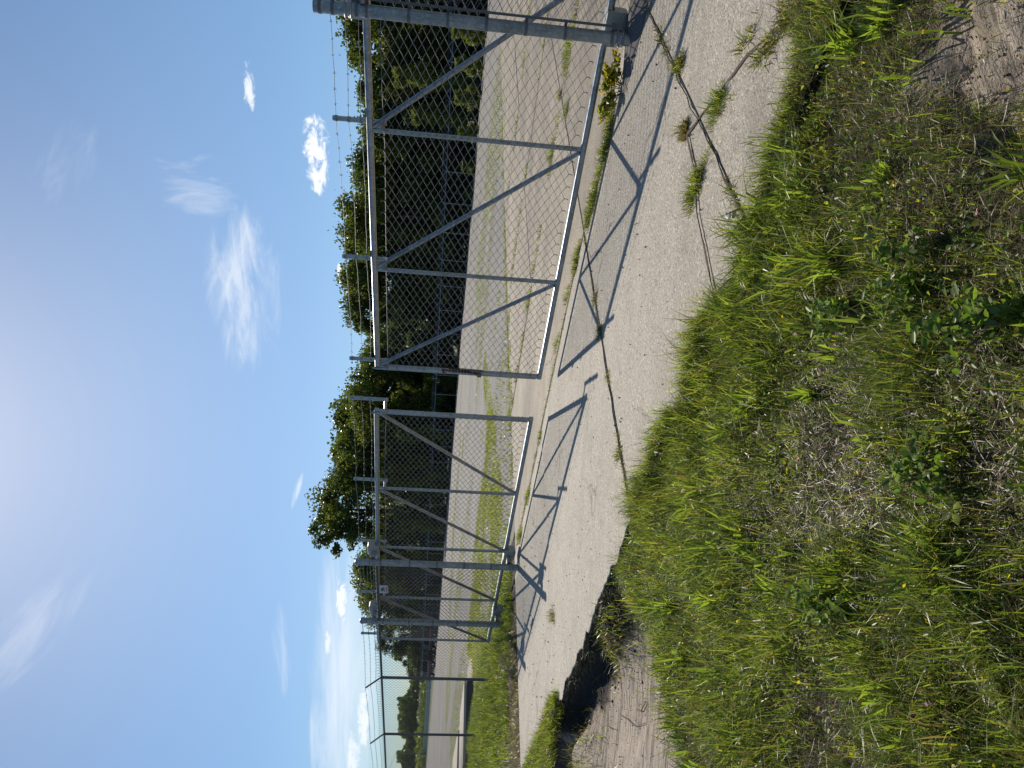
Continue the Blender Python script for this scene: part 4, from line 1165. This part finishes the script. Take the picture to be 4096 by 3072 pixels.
def truck(label, tanx, d, Ls, yaw):
    o = az_pt(tanx, d); root = thing('parked_truck', o, label, 'truck', 'trucks parked far left by the fence')
    ux = Vector((math.cos(yaw), math.sin(yaw), 0)); uy = Vector((-ux.y, ux.x, 0))
    def bx(name, x0, x1, z0, z1, hw, m, par=root, bev=.06):
        mb = MB(); mb.box(o + ux * (x0 + x1) / 2 + Vector((0, 0, (z0 + z1) / 2)), uy * hw, EZ * (z1 - z0) / 2, ux * (x1 - x0) / 2, bev); return mb.build(name, m, par)
    bx('cargo_bed', -Ls * .5, Ls * .12, .55, 1.25, .95, M_TRK)
    cab = bx('cab', Ls * .13, Ls * .36, .5, 1.95, .92, M_TRK, root, .18)
    bx('hood', Ls * .365, Ls * .5, .5, 1.2, .88, M_TRK, root, .12)
    bx('window', Ls * .17, Ls * .33, 1.3, 1.75, .93, M_GLS, cab)
    bx('colour_band', -Ls * .5, Ls * .5, 1.02, 1.14, .965, M_ORG, root, .01)
    bx('bumper', Ls * .505, Ls * .53, .42, .62, .85, M_CHR, root, .02)
    for x in (-Ls * .34, Ls * .32):
        for s in (-1, 1):
            mb = MB(); c = o + ux * x + uy * s * .86 + Vector((0, 0, .42)); mb.tube([c - uy * .12, c + uy * .12], .42, 14); wh = mb.build('wheel', M_TYRE, root)
            mb = MB(); mb.tube([c - uy * .13, c + uy * .13], .2, 10); mb.build('rim', M_CHR, wh)
truck('dark truck with orange band parked left at the end of the tree line', -.400, 112, 4.6, 2.55)
truck('second dark truck parked under the last trees right of the banded one', -.362, 116, 4.4, 2.75)

# concrete blocks in the yard left of the gates
M_PALE = plain('pale_concrete', (.46, .41, .34), .85, 0, .15, 3)
M_DBASE = plain('painted_shade_base', (.025, .024, .023), .9, 0, .3, 4)  # near-black colour paints in the shade on the barrier fronts below the cap
def block(label, a, b_, wdt, h):
    a, b_ = Vector(a + (0,)), Vector(b_ + (0,)); d = (b_ - a) / 2; nrm = Vector((-d.y, d.x, 0)).normalized()
    root = thing('concrete_barrier', (a + b_) / 2, label, 'concrete barrier', 'low concrete barriers in the yard')
    mb = MB(); mb.box((a + b_) / 2 + nrm * wdt / 2 + EZ * (h - .03), nrm * wdt / 2, EZ * .03, d, .012); mb.build('cap', M_PALE, root)
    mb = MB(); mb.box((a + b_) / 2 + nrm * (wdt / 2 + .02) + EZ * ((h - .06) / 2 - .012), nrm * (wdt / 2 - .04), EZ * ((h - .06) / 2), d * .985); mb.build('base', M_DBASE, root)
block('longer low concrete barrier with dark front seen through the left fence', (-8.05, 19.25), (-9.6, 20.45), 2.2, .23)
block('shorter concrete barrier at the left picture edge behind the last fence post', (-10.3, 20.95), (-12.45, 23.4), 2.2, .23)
cs = link('concrete_strip', new_mesh('concrete_strip', [(-6.3, 18.2, -.012), (-8.0, 19.45, -.012), (-12.7, 24.4, -.012), (-17.5, 30, -.012), (-18.2, 31.5, -.012), (-12.9, 26.0, -.012), (-8.2, 21.3, -.012), (-6.3, 19.6, -.012)], [tuple(range(8))[::-1]], M_PALE))
tag(cs, 'pale concrete strip crossing the yard to the left', kind='structure')

# ------------------------------------------------------------------ small things
# crumpled paper on the concrete by the meadow
rg = np.random.default_rng(5)
pv = []
for la in range(1, 5):
    for lo in range(8):
        th, ph = math.pi * la / 5, 2 * math.pi * lo / 8
        r_ = .019 * rg.uniform(.7, 1.15); pv.append((r_ * math.sin(th) * math.cos(ph) * 1.2, r_ * math.sin(th) * math.sin(ph), .014 + r_ * .75 * math.cos(th)))
pv += [(0, 0, .03), (0, 0, .0)]; pf = []
for a in range(3):
    for k in range(8): pf.append((a * 8 + k, (a + 1) * 8 + k, (a + 1) * 8 + (k + 1) % 8, a * 8 + (k + 1) % 8))
for k in range(8): pf.append((32, k, (k + 1) % 8)); pf.append((33, 24 + (k + 1) % 8, 24 + k))
X, Y, _z = W(2.80, 1.63)
tag(link('crumpled_paper', new_mesh('crumpled_paper', pv, pf, plain('white_paper', (.75, .76, .8), .7, 0, .05)), None, (X, Y, .0)), 'small crumpled white paper scrap on the concrete beside the meadow edge', 'litter')
# pebbles and clods
def pebbles(name, label, n, sampler, r0, r1, zf, m):
    x, y = sampler(n); p, q = PQ(x, y); N = len(x)
    dirs = np.array([(1, 0, 0), (-1, 0, 0), (0, 1, 0), (0, -1, 0), (0, 0, 1), (0, 0, -1)], float)
    fc = np.array([(0, 2, 4), (2, 1, 4), (1, 3, 4), (3, 0, 4), (2, 0, 5), (1, 2, 5), (3, 1, 5), (0, 3, 5)])
    rr = rng.uniform(r0, r1, N) ** 1.0
    v = np.stack([x, y, zf(p, q) + rr * .3], -1)[:, None, :] + dirs[None] * rr[:, None, None] * rng.uniform(.6, 1.3, (N, 6, 1))
    t = (fc[None] + (np.arange(N) * 6)[:, None, None]).reshape(-1, 3)
    return tag(link(name, new_mesh(name, v.reshape(-1, 3), t, m)), label, kind='stuff')
def s_clod(n):
    q = rng.uniform(4.7, 9, n); p = 2.56 - np.abs(rng.normal(0, .16, n)); return pqs(p, q)
pebbles('soil_clods', 'dark soil clods tumbled along the cut edge of the driveway', 700, s_clod, .003, .014, ground_z, plain('dark_clod', (.045, .036, .028), .95, 0, .5, 40))
def s_sand(n):
    q = rng.uniform(4.6, 9, n); p = rng.uniform(.8, 2.45, n); return pqs(p, q)
pebbles('sand_pebbles', 'dark crumbs and pebbles strewn over the sandy cut', 1500, s_sand, .002, .006, ground_z, plain('crumb', (.16, .13, .10), .95, 0, .5, 40))
def s_dirt(n):
    q = rng.normal(.52, .2, n); p = rng.normal(1.75, .25, n); return pqs(p, q)
pebbles('dirt_crumbs', 'brown crumbs on the bare dirt patch at the right', 320, s_dirt, .002, .006, ground_z, plain('brown_crumb', (.33, .26, .19), .95, 0, .4, 40))
def s_ds(n):
    q = rng.uniform(1.6, 9, n); p = rng.uniform(2.7, 5.7, n); return pqs(p, q)
pebbles('driveway_crumbs', 'scattered dark crumbs on the driveway', 260, s_ds, .003, .009, lambda p, q: 0 * p, plain('dark_crumb', (.06, .05, .04), .95, 0, .4, 40))
# twigs
M_TWIG = plain('twig', (.13, .09, .06), .9)
for lab, pts in [('thin bare twig lying across the sandy cut', [(2.02, 5.55), (1.92, 5.35), (1.82, 5.2), (1.75, 4.95)]), ('small forked twig on the sand near the grass edge', [(1.9, 5.1), (1.85, 5.0), (1.86, 4.85)])]:
    mb = MB(); mb.tube([W(a, b_, float(ground_z(np.array([a]), np.array([b_]))[0]) + .012) for a, b_ in pts], [.005, .004, .003, .002][:len(pts)], 5)
    tag(mb.build('twig', M_TWIG), lab, 'twig', 'twigs on the sand')
